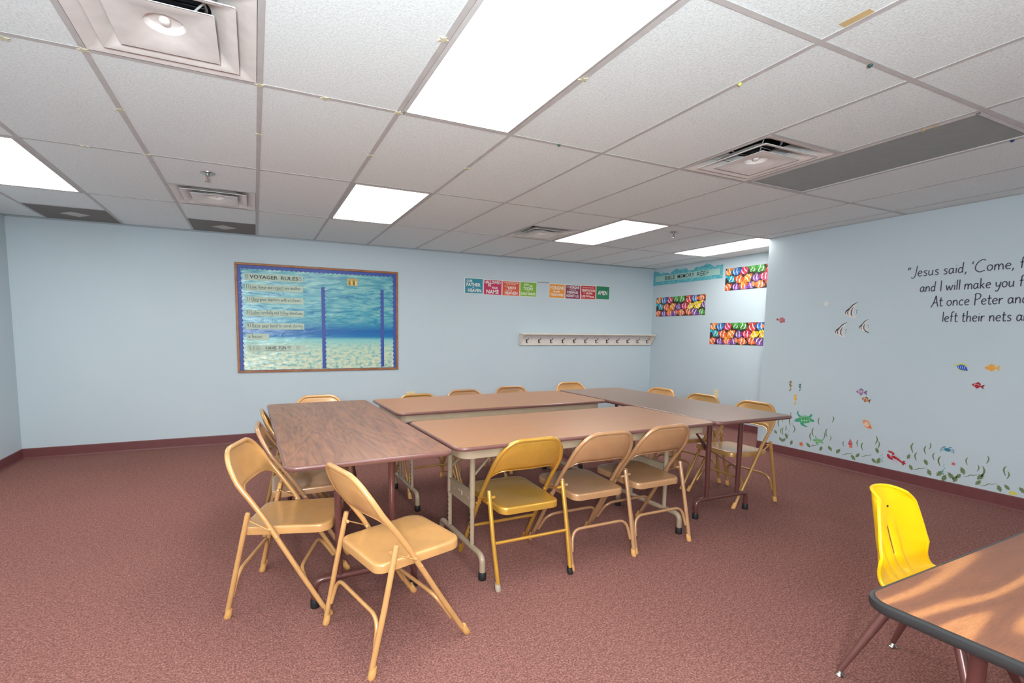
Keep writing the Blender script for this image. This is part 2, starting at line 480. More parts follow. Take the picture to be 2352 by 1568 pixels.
def runner(x0, x1, y0, y1, name):
    mb = MB(); mb.box((x0, y0, H - 0.0004), (x1, y1, H + 0.002))
    cx, cy = (x0 + x1) / 2, (y0 + y1) / 2
    if x1 - x0 > y1 - y0: mb.box((x0, cy - 0.001, H + 0.002), (x1, cy + 0.001, H + 0.03))
    else: mb.box((cx - 0.001, y0, H + 0.002), (cx + 0.001, y1, H + 0.03))
    mb.build(name, M['grid'], ceiling)
for j in range(JMIN + 1, JMAX):              # main runners, along x
    y = Y0 + j * GY
    xe = XRR if y > YE else XR
    if YF < y < YB: runner(XL + 0.001, xe - 0.001, y - W2, y + W2, 'main_runner')
for i in range(IMIN + 1, IMAX + 1):         # cross tees, one per cell
    x = X0 + i * GX
    for j in range(JMIN, JMAX):
        ya, yb = Y0 + j * GY + W2, Y0 + (j + 1) * GY - W2
        ya = max(ya, YF + 0.001); yb = min(yb, YB - 0.001)
        if x > XR: ya = max(ya, YE + 0.001)
        if x <= XL or x >= XRR or yb - ya < 0.05: continue
        runner(x - W2, x + W2, ya, yb, 'cross_tee')
for (i, j) in VENT + RETURN:
    x = X0 + i * GX; y = Y0 + (j + 0.5) * GY
    runner(x + W2, x + GX - W2, y - W2, y + W2, 'short_tee')
# wall angle round the room
for (x0, x1, y0, y1) in ((XL, XRR, YB - 0.02, YB), (XL, XL + 0.02, YF, YB - 0.02), (XR - 0.02, XR, YF, YE), (XR - 0.02, XRR, YE, YE + 0.02), (XRR - 0.02, XRR, YE + 0.02, YB - 0.02), (XL + 0.02, XR - 0.02, YF, YF + 0.02)):
    mb = MB(); mb.box((x0 + 0.0005, y0 + 0.0005, H - 0.0012), (x1 - 0.0005, y1 - 0.0005, H + 0.0015)); mb.build('wall_angle', M['grid'], ceiling)

# ------------------------------------------------------------------ ceiling fixtures
def ceiling_light(i, j, lit, label):
    x0, y0 = X0 + i * GX + W2 + 0.002, Y0 + j * GY + W2 + 0.002
    w, l = GX - 2 * W2 - 0.004, GY - 2 * W2 - 0.004
    t = empty('ceiling_light', (x0 + w / 2, y0 + l / 2, H))
    f = MB(); e = 0.018
    out = [(-w / 2, -l / 2), (w / 2, -l / 2), (w / 2, l / 2), (-w / 2, l / 2)]
    inn = [(-w / 2 + e, -l / 2 + e), (w / 2 - e, -l / 2 + e), (w / 2 - e, l / 2 - e), (-w / 2 + e, l / 2 - e)]
    vs = [(x, y, 0.0) for x, y in out] + [(x, y, -0.004) for x, y in inn] + [(x, y, 0.008) for x, y in inn] + [(x, y, 0.06) for x, y in out]
    fs = []
    for a in range(4):
        c = (a + 1) % 4
        fs += [(a, 4 + a, 4 + c, c), (4 + a, 8 + a, 8 + c, 4 + c), (a, c, 12 + c, 12 + a)]
    fs.append((12, 13, 14, 15))
    f.add(vs, fs, M['grid']); f.build('frame', M['grid'], t)
    p = MB(); p.box((-w / 2 + e + 0.0005, -l / 2 + e + 0.0005, 0.002), (w / 2 - e - 0.0005, l / 2 - e - 0.0005, 0.005))
    p.build('lens', M['lens'] if lit else M['off_lens'], t)
    for sy in (-1, 1):
        hb = MB(); hb.box((-w / 2 + 0.004, sy * (l / 2 - 0.012) - 0.008, -0.007), (-w / 2 + 0.010, sy * (l / 2 - 0.012) + 0.008, -0.0005)); hb.build('hinge_clip', M['chrome'], t)
    return tag(t, label, 'ceiling light', 'recessed troffer lights in the ceiling')
names = {(1, -1): 'lit white ceiling panel, largest, overhead at the top centre of the photo',
         (-3, 1): 'lit white ceiling panel cut by the left edge of the photo',
         (1, 1): 'lit white ceiling panel above the bulletin board, second from the left',
         (5, 1): 'lit white ceiling panel beside the far vent, above the coat rack',
         (8, 1): 'lit white ceiling panel partly hidden by the wall corner, above the banner',
         (-3, -1): 'lit ceiling panel left of the camera, outside the photo',
         (-3, -3): 'lit ceiling panel behind the camera, nearest the left wall', (1, -3): 'lit ceiling panel straight behind the camera',
         (5, -3): 'lit ceiling panel behind the camera, near the stencilled wall'}
for ij in LIT: ceiling_light(ij[0], ij[1], True, names[ij])
ceiling_light(5, -1, False, 'unlit grey ceiling panel with lens, above the stencilled wall')

def square_pan(mb, ho, hi, z0, z1, th=0.006, rim=0.012, m=None, seg=8, roundin=0.0):
    """square funnel: flat-lipped outer edge at z0, curving up to inner opening hi at z1"""
    steps = 7; loops = []
    for k in range(steps + 1):
        t = k / steps; h = ho + (hi - ho) * t; z = z0 + (z1 - z0) * (t ** 1.7)
        loops.append((h, z))
    loops = [(ho, z0 - 0.001)] + loops
    def sq(h, z, rr):
        pts = rrect(-h, -h, h, h, max(0.002, rr), 4); return [(x, y, z) for x, y in pts]
    rings = [sq(h, z, 0.006 + (h0 := 0) + roundin * (1 - (h - hi) / max(1e-6, ho - hi)) * hi) for h, z in loops]
    top = [sq(h, z + th, 0.006 + roundin * (1 - (h - hi) / max(1e-6, ho - hi)) * hi) for h, z in reversed(loops)]
    allr = rings + top; n = len(rings[0]); vs = [p for r in allr for p in r]; fs = []
    for i in range(len(allr)):
        i2 = (i + 1) % len(allr)
        for k in range(n):
            k2 = (k + 1) % n; fs.append((i * n + k, i * n + k2, i2 * n + k2, i2 * n + k))
    mb.add(vs, fs, m, True)
def vent(i, j, label):
    cx, cy = X0 + (i + 0.5) * GX, Y0 + (j + 0.75) * GY
    t = empty('ceiling_vent', (cx, cy, H))
    f = MB(); h = GX / 2 - W2 - 0.002
    square_pan(f, h, 0.150, -0.001, 0.085, 0.003, m=M['white'], roundin=0.35); f.build('back_pan', M['white'], t)
    d = MB(); d.lathe([(0.155, 0.083), (0.155, 0.20), (0.0, 0.20)][:2], M['duct'], 24, cap0=False)
    d.build('duct', M['duct'], t)
    r = MB()
    r.tube([(0.13 * cos(a), 0.13 * sin(a), 0.087) for a in [2 * pi * k / 24 for k in range(24)]], 0.006, 6, closed=True)
    r.tube([(-0.13, 0, 0.09), (0.13, 0, 0.09)], 0.004, 6); r.build('damper', M['chrome'], t)
    p = MB(); square_pan(p, 0.228, 0.150, -0.010, 0.035, 0.004, m=M['white'], roundin=0.3); p.build('outer_cone', M['white'], t)
    q = MB(); square_pan(q, 0.162, 0.066, -0.016, 0.004, 0.003, m=M['white'], roundin=0.97)
    q.lathe([(0.068, 0.0035), (0.064, 0.008), (0.058, 0.024), (0.056, 0.026)], M['white'], 28, cap0=False)
    q.build('inner_cone', M['white'], t)
    k = MB(); k.lathe([(0.006, 0.004), (0.014, 0.007), (0.018, 0.013), (0.017, 0.0262)], M['white'], 16); k.build('knob', M['white'], t)
    for sx, sy in ((1, 1), (1, -1), (-1, 1), (-1, -1)):
        w = MB(); w.tube(arc2([(sx * 0.09, sy * 0.09, 0.012), (sx * 0.13, sy * 0.13, 0.034), (sx * 0.17, sy * 0.17, 0.042), (sx * 0.21, sy * 0.21, 0.070)], 0.02, 4), 0.0035, 6); w.build('hanger_wire', M['grid'], t)
    return tag(t, label, 'vent', 'square ceiling diffusers')
vent(-1, -1, 'large square ceiling vent cut by the top edge of the photo, left')
vent(4, -1, 'dusty square ceiling vent beside the unlit grey panel')
vent(-1, 1, 'square ceiling vent beside the left sprinkler head, above the bulletin board')
vent(4, 1, 'small far ceiling vent beside the lit panel over the coat rack')
def ret(i, j, label):
    x0 = X0 + i * GX + W2 + 0.002; y0 = Y0 + (j + 0.5) * GY + W2 + 0.002; w = GX - 2 * W2 - 0.004; l = min(w, YB - 0.022 - y0)
    t = empty('return_grille', (x0 + w / 2, y0 + w / 2, H))
    mb = MB(); mb.box((-w / 2, -w / 2, 0.0005), (w / 2, -w / 2 + l, 0.004)); mb.build('perforated_plate', M['perf'], t)
    d = MB(); s = 0.112; d.prism([(s, 0), (0, s), (-s, 0), (0, -s)], -0.002, 0.0004); d.build('centre_plate', M['grid'], t)
    d2 = MB(); s = 0.165; d2.prism([(s, 0), (0, s), (-s, 0), (0, -s)], -0.0008, 0.0004); 
    d2.build('backing_plate', M['dust'], t)
    return tag(t, label, 'vent', 'perforated return grilles along the back wall')
ret(-3, 2, 'dark perforated ceiling grille with white diamond, nearest the left wall')
ret(-1, 2, 'dark perforated ceiling grille with white diamond, left above the bulletin board')
def sprinkler(x, y, label):
    t = empty('sprinkler_head', (x, y, H))
    mb = MB(); mb.lathe([(0.012, -0.003), (0.034, -0.008), (0.046, -0.002), (0.047, 0.0015)], M['chrome'], 24); mb.build('escutcheon', M['chrome'], t)
    mb = MB(); mb.lathe([(0.010, -0.024), (0.012, -0.022), (0.012, -0.002), (0.012, 0.0)], M['chrome'], 12)
    for s in (-1, 1): mb.tube(arc2([(s * 0.010, 0, -0.02), (s * 0.016, 0, -0.034), (0, 0, -0.052)], 0.006, 3), 0.0028, 6, M['chrome'])
    mb.build('body', M['chrome'], t)
    mb = MB(); mb.tube([(0, 0, -0.024), (0, 0, -0.050)], 0.0028, 6); mb.build('bulb', pm(160, 40, 34), t)
    mb = MB()
    for k in range(10):
        a = 2 * pi * k / 10; c, s = cos(a), sin(a); c2, s2 = cos(a + 0.22), sin(a + 0.22); 
        mb.prism([(0, 0), (0.02 * c, 0.02 * s), (0.02 * c2, 0.02 * s2)], -0.056, -0.053)
    mb.lathe([(0.009, -0.058), (0.009, -0.052)], M['chrome'], 12)
    mb.build('deflector', M['chrome'], t)
    return tag(t, label, 'sprinkler', 'ceiling sprinkler heads')
sprinkler(-0.257, 3.865, 'chrome sprinkler head in the tile in front of the left vent')
sprinkler(3.954, 3.852, 'chrome sprinkler head on the ceiling, between the two rightmost lit panels')

# glow stars and tape on the ceiling grid
def star_pts(r, ri, n=5, a0=0.3):
    return [((r if k % 2 == 0 else ri) * cos(a0 + pi * k / n), (r if k % 2 == 0 else ri) * sin(a0 + pi * k / n)) for k in range(2 * n)]
STARS = [(0.649, 1.756, 'beside the near lit panel, left edge'), (-0.802, 2.441, 'at the far left edge of the photo'), (-0.5586, 2.4068, 'at the lower left corner of the near vent'),
         (-0.5586, 2.961, 'on the tee left of the long vertical grid line'), (0.051, 2.990, 'halfway along the long vertical grid line'), (0.051, 2.4068, 'at the lower right corner of the near vent'),
         (0.321, 2.4068, 'between the near vent and the near lit panel'), (0.6606, 2.4068, 'at the lower left corner of the near lit panel'), (0.6606, 3.041, 'on the tee above the second lit panel'),
         (1.2702, 2.994, 'on the tee right below the near lit panel'), (1.2702, 1.766, 'beside the near lit panel, right edge'), (-0.862, 3.626, 'beside the left lit panel on the cross line'),
         (-0.5586, 3.626, 'at the grid crossing right of the left lit panel')]
for k, (x, y, w) in enumerate(STARS):
    mb = MB(); mb.prism(star_pts(0.022, 0.010, 5, k * 0.9), -0.0034, -0.0006)
    o = mb.build('star_sticker', M['star']); o.location = (x, y, H)
    tag(o, 'pale yellow star sticker ' + w, 'sticker', 'glow stars on the ceiling grid')
mb = MB(); mb.box((-0.019, -0.045, -0.0006), (0.019, 0.045, 0)); o = mb.build('tape_piece', M['tape']); o.location = (1.852, 1.055, H + 0.0015); o.rotation_euler = (0, 0, 0.04)
tag(o, 'strip of tan masking tape on a ceiling tile near the top right', 'tape')
for (x, y, c, w) in ((1.8798, 1.509, (200, 196, 110), 'yellowish torn scrap on the tee right of the near lit panel'), (2.204, 1.194, (50, 80, 78), 'dark green putty scrap on the runner at the top right'),
                     (3.705, 1.290, (44, 60, 110), 'dark blue putty scrap at the end of the unlit panel'), (1.577, 2.400, (60, 90, 90), 'dark green putty scrap on the runner beyond the near lit panel')):
    mb = MB(); mb.lathe([(0.003, -0.010), (0.008, -0.006), (0.010, -0.002), (0.009, 0.0)], None, 7); o = mb.build('putty_scrap', pm(*c)); o.location = (x, y, H - 0.0015)
    tag(o, w, 'scrap', 'scraps left on the ceiling grid')
mb = MB(); mb.tube(arc2([(0, 0, -0.001), (0.004, 0.0, -0.02), (0.012, 0.012, -0.012), (0.008, -0.03, -0.004), (0.006, -0.06, -0.003)], 0.006, 4), 0.0016, 5)
o = mb.build('wire_hook', pm(190, 150, 90)); o.location = (3.10, 1.414, H - 0.001); tag(o, 'thin tan wire hook hanging at the edge of the unlit panel', 'hook')

# ------------------------------------------------------------------ lettering
G = {}
def g(ch, adv, *st): G[ch] = (adv, st)
# x-height 0.5, ascender 0.9, baseline 0
g('a', .50, [(.36,.40),(.24,.50),(.10,.42),(.05,.22),(.12,.04),(.24,.04),(.36,.22)], [(.38,.50),(.36,.22),(.44,.02)])
g('b', .50, [(.08,.92),(.08,.05)], [(.08,.30),(.22,.50),(.38,.42),(.40,.18),(.26,.02),(.08,.08)])
g('c', .44, [(.36,.42),(.24,.50),(.09,.40),(.06,.18),(.18,.02),(.36,.08)])
g('d', .52, [(.36,.38),(.22,.50),(.08,.38),(.06,.16),(.18,.02),(.36,.16)], [(.40,.95),(.37,.40),(.38,.02)])
g('e', .46, [(.06,.26),(.36,.32),(.32,.46),(.20,.50),(.07,.36),(.07,.16),(.20,.02),(.38,.08)])
g('f', .36, [(.36,.88),(.24,.92),(.16,.78),(.15,.40),(.13,.0)], [(.02,.50),(.30,.52)])
g('g', .50, [(.36,.40),(.22,.50),(.07,.36),(.10,.10),(.26,.06),(.37,.24)], [(.39,.50),(.37,.0),(.28,-.28),(.08,-.24)])
g('h', .50, [(.08,.95),(.08,.0)], [(.08,.28),(.22,.48),(.36,.42),(.38,.0)])
g('i', .20, [(.09,.50),(.09,.02)], [(.09,.68),(.11,.72)])
g('k', .48, [(.08,.95),(.08,.0)], [(.36,.48),(.10,.22)], [(.16,.28),(.40,.0)])
g('l', .20, [(.09,.95),(.09,.02)])
g('m', .74, [(.07,.50),(.07,.0)], [(.07,.30),(.20,.49),(.32,.40),(.34,.0)], [(.34,.30),(.46,.49),(.60,.40),(.64,.0)])
g('n', .50, [(.07,.50),(.07,.0)], [(.07,.28),(.22,.49),(.36,.40),(.39,.0)])
g('o', .50, [(.24,.50),(.08,.40),(.06,.18),(.20,.02),(.36,.10),(.41,.30),(.34,.46),(.22,.50)])
g('p', .50, [(.08,.50),(.07,-.32)], [(.08,.34),(.24,.50),(.39,.38),(.36,.12),(.22,.02),(.08,.10)])
g('r', .38, [(.07,.50),(.08,.0)], [(.08,.28),(.20,.46),(.34,.46)])
g('s', .42, [(.34,.44),(.20,.50),(.09,.40),(.20,.28),(.32,.18),(.26,.03),(.06,.05)])
g('t', .36, [(.15,.80),(.14,.12),(.22,.01),(.34,.05)], [(.02,.52),(.32,.54)])
g('u', .50, [(.07,.50),(.07,.14),(.18,.02),(.34,.14)], [(.38,.50),(.37,.12),(.43,.01)])
g('v', .46, [(.05,.50),(.20,.0),(.38,.50)])
g('w', .68, [(.04,.50),(.16,.02),(.30,.42),(.44,.02),(.60,.50)])
g('y', .48, [(.06,.50),(.10,.18),(.24,.12),(.38,.28)], [(.42,.50),(.34,.0),(.20,-.30),(.04,-.24)])
g(',', .22, [(.10,.08),(.10,-.02),(.03,-.16)])
g('.', .20, [(.08,.05),(.11,.02)])
g("'", .20, [(.13,.92),(.06,.84),(.06,.74),(.11,.72)])
g('"', .34, [(.13,.92),(.06,.82),(.06,.72),(.11,.70)], [(.27,.92),(.20,.82),(.20,.72),(.25,.70)])
g(' ', .28)
g('J', .52, [(.46,1.02),(.40,.40),(.30,-.02),(.14,-.14),(.02,-.04)])
g('C', .86, [(.76,.92),(.58,1.02),(.28,.86),(.08,.50),(.12,.16),(.40,-.04),(.76,.08)])
g('I', .26, [(.12,.98),(.12,-.02)])
g('A', .66, [(.0,-.10),(.20,.30),(.38,.98)], [(.38,.98),(.48,.40),(.60,-.04)], [(.14,.30),(.52,.34)])
g('P', .56, [(.12,.96),(.10,-.06)], [(.04,.90),(.26,1.0),(.50,.86),(.44,.58),(.14,.44)])
g('L', .48, [(.10,.92),(.08,.0),(.40,.02)])
g('O', .62, [(.30,.92),(.08,.70),(.06,.24),(.28,.0),(.50,.20),(.52,.66),(.30,.92)])
g('R', .56, [(.10,.0),(.10,.92),(.38,.86),(.40,.56),(.12,.46)], [(.18,.46),(.46,.0)])
g('1', .34, [(.06,.74),(.18,.90)], [(.18,.90),(.18,.0)], [(.04,.0),(.32,.0)])
g('2', .46, [(.06,.74),(.22,.92),(.36,.74),(.26,.40),(.05,.02)], [(.05,.02),(.40,.02)])
g('3', .46, [(.06,.82),(.24,.92),(.36,.72),(.18,.50)], [(.18,.50),(.38,.34),(.30,.04),(.05,.06)])
g('4', .48, [(.12,.92),(.06,.42),(.42,.44)], [(.32,.92),(.32,.0)])
g('5', .46, [(.38,.90),(.10,.90)], [(.10,.90),(.08,.52),(.30,.52),(.36,.22),(.20,.0),(.05,.06)])
g(')', .26, [(.05,.98),(.18,.70),(.18,.25),(.05,-.08)])
def smoothline(pts, k=4):
    if len(pts) < 3: return [Vector(p) for p in pts]
    P = [Vector(p) for p in pts]; out = []
    for i in range(len(P) - 1):
        p0 = P[max(i - 1, 0)]; p1 = P[i]; p2 = P[i + 1]; p3 = P[min(i + 2, len(P) - 1)]
        for s in range(k):
            t = s / k
            out.append(0.5 * ((2 * p1) + (p2 - p0) * t + (2 * p0 - 5 * p1 + 4 * p2 - p3) * t * t + (3 * p1 - p0 - 3 * p2 + p3) * t ** 3))
    out.append(P[-1]); return out
def ribbon(mb, pts, w, z, m=None, taper=False):
    P = [Vector(p) for p in pts]; vs = []; L = len(P)
    for i in range(L):
        t = (P[min(i + 1, L - 1)] - P[max(i - 1, 0)])
        if t.length < 1e-9: t = Vector((1, 0))
        t.normalize(); no = Vector((-t.y, t.x))
        ww = w if not taper else w * (0.25 + 0.75 * sin(pi * (i + 0.15) / (L - 1 + 0.3)))
        a = P[i] + no * ww / 2; c = P[i] - no * ww / 2; vs += [(a.x, a.y, z), (c.x, c.y, z)]
    mb.add(vs, [(2 * i, 2 * i + 1, 2 * i + 3, 2 * i + 2) for i in range(L - 1)], m)
def stroke_width(text): return sum(G[c][0] for c in text)
def stroke_text(mb, text, x, y, size, w, z, width=None, m=None, under=None, track=0.0):
    tot = sum(G[c][0] + track for c in text); sx = size if width is None else width / tot
    cx = x
    for c in text:
        adv, st = G[c]
        for s in st:
            pts = smoothline(s)
            ribbon(mb, [(cx + p.x * sx, y + p.y * size) for p in pts], w, z, m)
        cx += (adv + track) * sx
    return cx
FONT_CACHE = {}
def font_mesh(mb, text, x, y, width, height, z, m=None, bold=0.03, skew=0):
    """built-in font text fitted to a box with its lower-left corner at x, y"""
    cu = bpy.data.curves.new('t', 'FONT'); cu.body = text; cu.size = 1.0; cu.offset = bold; cu.resolution_u = 2
    ob = bpy.data.objects.new('t', cu); me = bpy.data.meshes.new_from_object(ob)
    xs = [v.co.x for v in me.vertices]; ys = [v.co.y for v in me.vertices]
    if not xs: return
    a, c, d, e = min(xs), max(xs), min(ys), max(ys)
    vs = [(x + (v.co.x - a) / (c - a) * width + skew * (v.co.y - d), y + (v.co.y - d) / (e - d) * height, z) for v in me.vertices]
    mb.add(vs, [tuple(p.vertices) for p in me.polygons], m)
    bpy.data.objects.remove(ob); bpy.data.curves.remove(cu); bpy.data.meshes.remove(me)

# wall frames: local x = to the right as seen in the room, local y = up, local z = out of the wall
def frame_back(x, z): return Matrix(((1, 0, 0, x), (0, 0, -1, YB), (0, 1, 0, z), (0, 0, 0, 1)))
def frame_x(y, z, X): return Matrix(((0, 0, -1, X), (-1, 0, 0, y), (0, 1, 0, z), (0, 0, 0, 1)))
def frame_right(y, z): return frame_x(y, z, XR)
def frame_rec(y, z): return frame_x(y, z, XRR)

# ------------------------------------------------------------------ bulletin board
BX0, BX1, BZ0, BZ1 = -0.184, 1.671, 0.802, 2.036
bw, bh = BX1 - BX0, BZ1 - BZ0
bb = empty('bulletin_board', mat=frame_back(BX0, BZ0))
tag(bb, 'large framed ocean bulletin board headed VOYAGER RULES on the back wall', 'bulletin board')
def bar(mb, a, c, th=0.018): mb.box((a[0], a[1], 0.0005), (c[0], c[1], th))
for (a, c) in (((0, 0), (bw, 0.026)), ((0, bh - 0.026), (bw, bh)), ((0, 0.0262), (0.026, bh - 0.0262)), ((bw - 0.026, 0.0262), (bw, bh - 0.0262))):
    mb = MB(); bar(mb, a, c); bevel(mb.build('frame_rail', M['oak'], bb), 0.004, 2)
mb = MB(); mb.box((0.0262, 0.0262, 0.0008), (bw - 0.0262, bh - 0.0262, 0.006)); mb.build('backing', M['blue_border'], bb)
# wrinkled picture sheet
rows = []
NX, NY = 60, 40
px0, px1, py0, py1 = 0.060, bw - 0.060, 0.030, bh - 0.062
for j in range(NY + 1):
    r = []
    for i in range(NX + 1):
        x = px0 + (px1 - px0) * i / NX; y = py0 + (py1 - py0) * j / NY
        crink = max(0, 1 - (x - px0) / 0.75)
        z = 0.0085 + crink * (0.0016 * sin(17 * y + 5 * x + sin(9 * x)) + 0.0009 * sin(43 * y - 13 * x)) 
        r.append((x, y, z))
    rows.append(r)
mb = MB(); mb.grid(rows); sheet = mb.build('ocean_picture', M['ocean'], bb)
# scalloped blue border strips (scallops face inward)
def scallop(x0, y0, x1, y1, w, inward, amp=0.013, step=0.052, z=0.0125):
    p = Vector((x0, y0)); q = Vector((x1, y1)); L = (q - p).length; t = (q - p) / L; no = Vector(inward)
    n = max(2, int(round(L / step))); pts = []
    for k in range(n):
        for s in range(4):
            u = (k + s / 4) * L / n; a = amp * (1 - abs(sin(pi * (s / 4)))) 
            c = p + t * u + no * (w - amp + a); pts.append((c.x, c.y))
    c = q + no * w; pts.append((c.x, c.y))
    base = [(q.x, q.y), (p.x, p.y)]
    poly = pts + base; mb = MB()
    # build as strips for clean triangulation
    for k in range(len(pts) - 1):
        u0 = Vector(pts[k]); u1 = Vector(pts[k + 1])
        b0 = p + t * (u0 - p).dot(t); b1 = p + t * (u1 - p).dot(t)
        mb.add([(b0.x, b0.y, z), (b1.x, b1.y, z), (u1.x, u1.y, z), (u0.x, u0.y, z), (b0.x, b0.y, z - 0.0008), (b1.x, b1.y, z - 0.0008), (u1.x, u1.y, z - 0.0008), (u0.x, u0.y, z - 0.0008)],
               [(0, 1, 2, 3), (2, 3, 7, 6), (4, 7, 6, 5)], M['blue_border'])
    return mb.build('scalloped_border', M['blue_border'], bb)
scallop(0.027, bh - 0.027, bw - 0.027, bh - 0.027, 0.046, (0, -1))
scallop(0.027, 0.028, 0.027, bh - 0.072, 0.046, (1, 0), z=0.0128)
scallop(bw - 0.027, 0.028, bw - 0.027, bh - 0.072, 0.046, (-1, 0), z=0.0128)
scallop(0.920, 0.034, 0.920, 1.003, 0.050, (1, 0), z=0.0128)
scallop(1.670, 0.044, 1.670, 1.003, 0.048, (-1, 0), z=0.0128)
def strip(x0, x1, y0, y1, draw):
    mb = MB(); mb.box((x0, y0, 0.0118), (x1, y1, 0.0128)); s = mb.build('sentence_strip', M['strip_paper'], bb)
    mb = MB(); draw(mb, x0, y0, x1 - x0, y1 - y0); mb.build('lettering', M['ink'], s)
def smiley(mb, cx, cy, r, z=0.0134):
    ring = [(cx + r * cos(a), cy + r * sin(a)) for a in [2 * pi * k / 16 for k in range(17)]]
    ribbon(mb, ring, 0.0022, z)
    for s in (-1, 1): ribbon(mb, [(cx + s * r * .35, cy + r * .15), (cx + s * r * .35, cy + r * .45)], 0.003, z)
    ribbon(mb, [(cx + r * .55 * cos(a), cy + r * .55 * sin(a)) for a in [pi * (1.15 + .7 * k / 6) for k in range(7)]], 0.0022, z)
def heartline(mb, y, words, x0, width, size=0.044, w=0.0034, h=0.074):
    """words: list of (text, underlined)"""
    full = ' '.join(a for a, _ in words)
    tot = sum(0.62 if c == '@' else G[c][0] + 0.06 for c in full); sx = width / tot; cx = x0
    for k, (a, ul) in enumerate(words):
        st = cx
        for c in a:
            if c == '@': smiley(mb, cx + 0.3 * sx, y + size * .38, size * .36); cx += 0.62 * sx; continue
            adv, ss = G[c]
            for s in ss: ribbon(mb, [(cx + p.x * sx, y + p.y * size) for p in smoothline(s)], w, 0.0134)
            cx += (adv + 0.06) * sx
        if ul: ribbon(mb, [(st, y - size * .22), (cx - 0.1 * sx, y - size * .22)], 0.0026, 0.0134)
        cx += 0.34 * sx
SX0 = 0.100
def hdr(mb, x, y, w, h):
    font_mesh(mb, 'VOYAGER', x + 0.050, y + 0.018, 0.292, 0.042, 0.0134, bold=0.015)
    font_mesh(mb, 'RULES', x + 0.376, y + 0.018, 0.188, 0.040, 0.0134, bold=0.015)
    for cx in (x + 0.022, x + w - 0.030):
        ribbon(mb, [(cx + 0.013 * cos(a), y + 0.034 + 0.015 * sin(a)) for a in [2 * pi * k / 12 for k in range(13)]], 0.003, 0.0134)
        ribbon(mb, [(cx - 0.012, y + 0.05), (cx, y + 0.062), (cx + 0.012, y + 0.05)], 0.0034, 0.0134)
strip(SX0, SX0 + 0.615, 1.044, 1.118, hdr)
def L1(mb, x, y, w, h): heartline(mb, y + 0.026, [('1.)', 0), ('Love,', 1), ('honor', 1), ('and', 0), ('respect', 1), ('one', 0), ('another.', 0)], x + 0.012, w - 0.03)
strip(SX0, SX0 + 0.615, 0.927, 1.000, L1)
def L2(mb, x, y, w, h): heartline(mb, y + 0.026, [('2.)', 0), ('Obey', 1), ('your', 0), ('teachers', 0), ('with', 0), ('a', 0), ('@', 0), ('heart.', 0)], x + 0.012, w - 0.03)
strip(SX0 + 0.002, SX0 + 0.617, 0.790, 0.862, L2)
def L3(mb, x, y, w, h): heartline(mb, y + 0.026, [('3.)', 0), ('Listen', 1), ('carefully', 0), ('and', 0), ('follow', 1), ('directions', 0)], x + 0.010, w - 0.018)
strip(SX0 - 0.003, SX0 + 0.617, 0.641, 0.712, L3)
def L4(mb, x, y, w, h): heartline(mb, y + 0.026, [('4.)', 0), ('Raise', 1), ('your', 1), ('hand', 1), ('to', 0), ('speak', 0), ('during', 0)], x + 0.012, w - 0.03)
strip(SX0 - 0.002, SX0 + 0.621, 0.495, 0.567, L4)
def L5(mb, x, y, w, h): heartline(mb, y + 0.024, [('a', 0), ('lesson', 0)], x + 0.022, 0.145)
strip(SX0 - 0.001, SX0 + 0.235, 0.372, 0.444, L5)
def L6(mb, x, y, w, h):
    heartline(mb, y + 0.022, [('5.)', 0)], x + 0.018, 0.062)
    smiley(mb, x + 0.118, y + 0.040, 0.020); smiley(mb, x + 0.545, y + 0.044, 0.020)
    font_mesh(mb, 'HAVE', x + 0.196, y + 0.024, 0.112, 0.036, 0.0134, bold=0.012); ribbon(mb, [(x + 0.198, y + 0.014), (x + 0.306, y + 0.014)], 0.003, 0.0134)
    font_mesh(mb, 'FUN', x + 0.336, y + 0.024, 0.078, 0.036, 0.0134, bold=0.012); ribbon(mb, [(x + 0.338, y + 0.014), (x + 0.412, y + 0.014)], 0.003, 0.0134)
    font_mesh(mb, '!!!', x + 0.432, y + 0.024, 0.036, 0.038, 0.0134, bold=0.0)
strip(SX0, SX0 + 0.622, 0.240, 0.314, L6)
mb = MB(); mb.box((1.224, 1.035, 0.0118), (1.350, 1.121, 0.0128), M['tape'])
mb.flat([(1.228, 1.04), (1.345, 1.04), (1.345, 1.117), (1.228, 1.117)], 0.0131, pm(196, 168, 84))
for cx, c in ((1.252, (150, 120, 60)), (1.278, (226, 206, 140)), (1.304, (110, 86, 44)), (1.328, (232, 214, 160))):
    mb.flat([(cx - .010, 1.044), (cx + .010, 1.044), (cx + .009, 1.078), (cx + .004, 1.085), (cx + .006, 1.098), (cx - .005, 1.098), (cx - .004, 1.085), (cx - .009, 1.078)], 0.0134, pm(*c))
mb.build('picture_card', None, bb)
for (x, y) in ((0.055, 0.72), (0.050, 0.86), (0.048, 0.90), (0.052, 0.95), (bw - 0.09, bh - 0.055), (0.046, 1.02), (bw - 0.07, 0.035)):
    mb = MB(); mb.lathe([(0.004, 0.0128), (0.004, 0.0150)], M['white'], 8, c=(x, y, 0)); mb.build('push_pin', M['white'], bb)

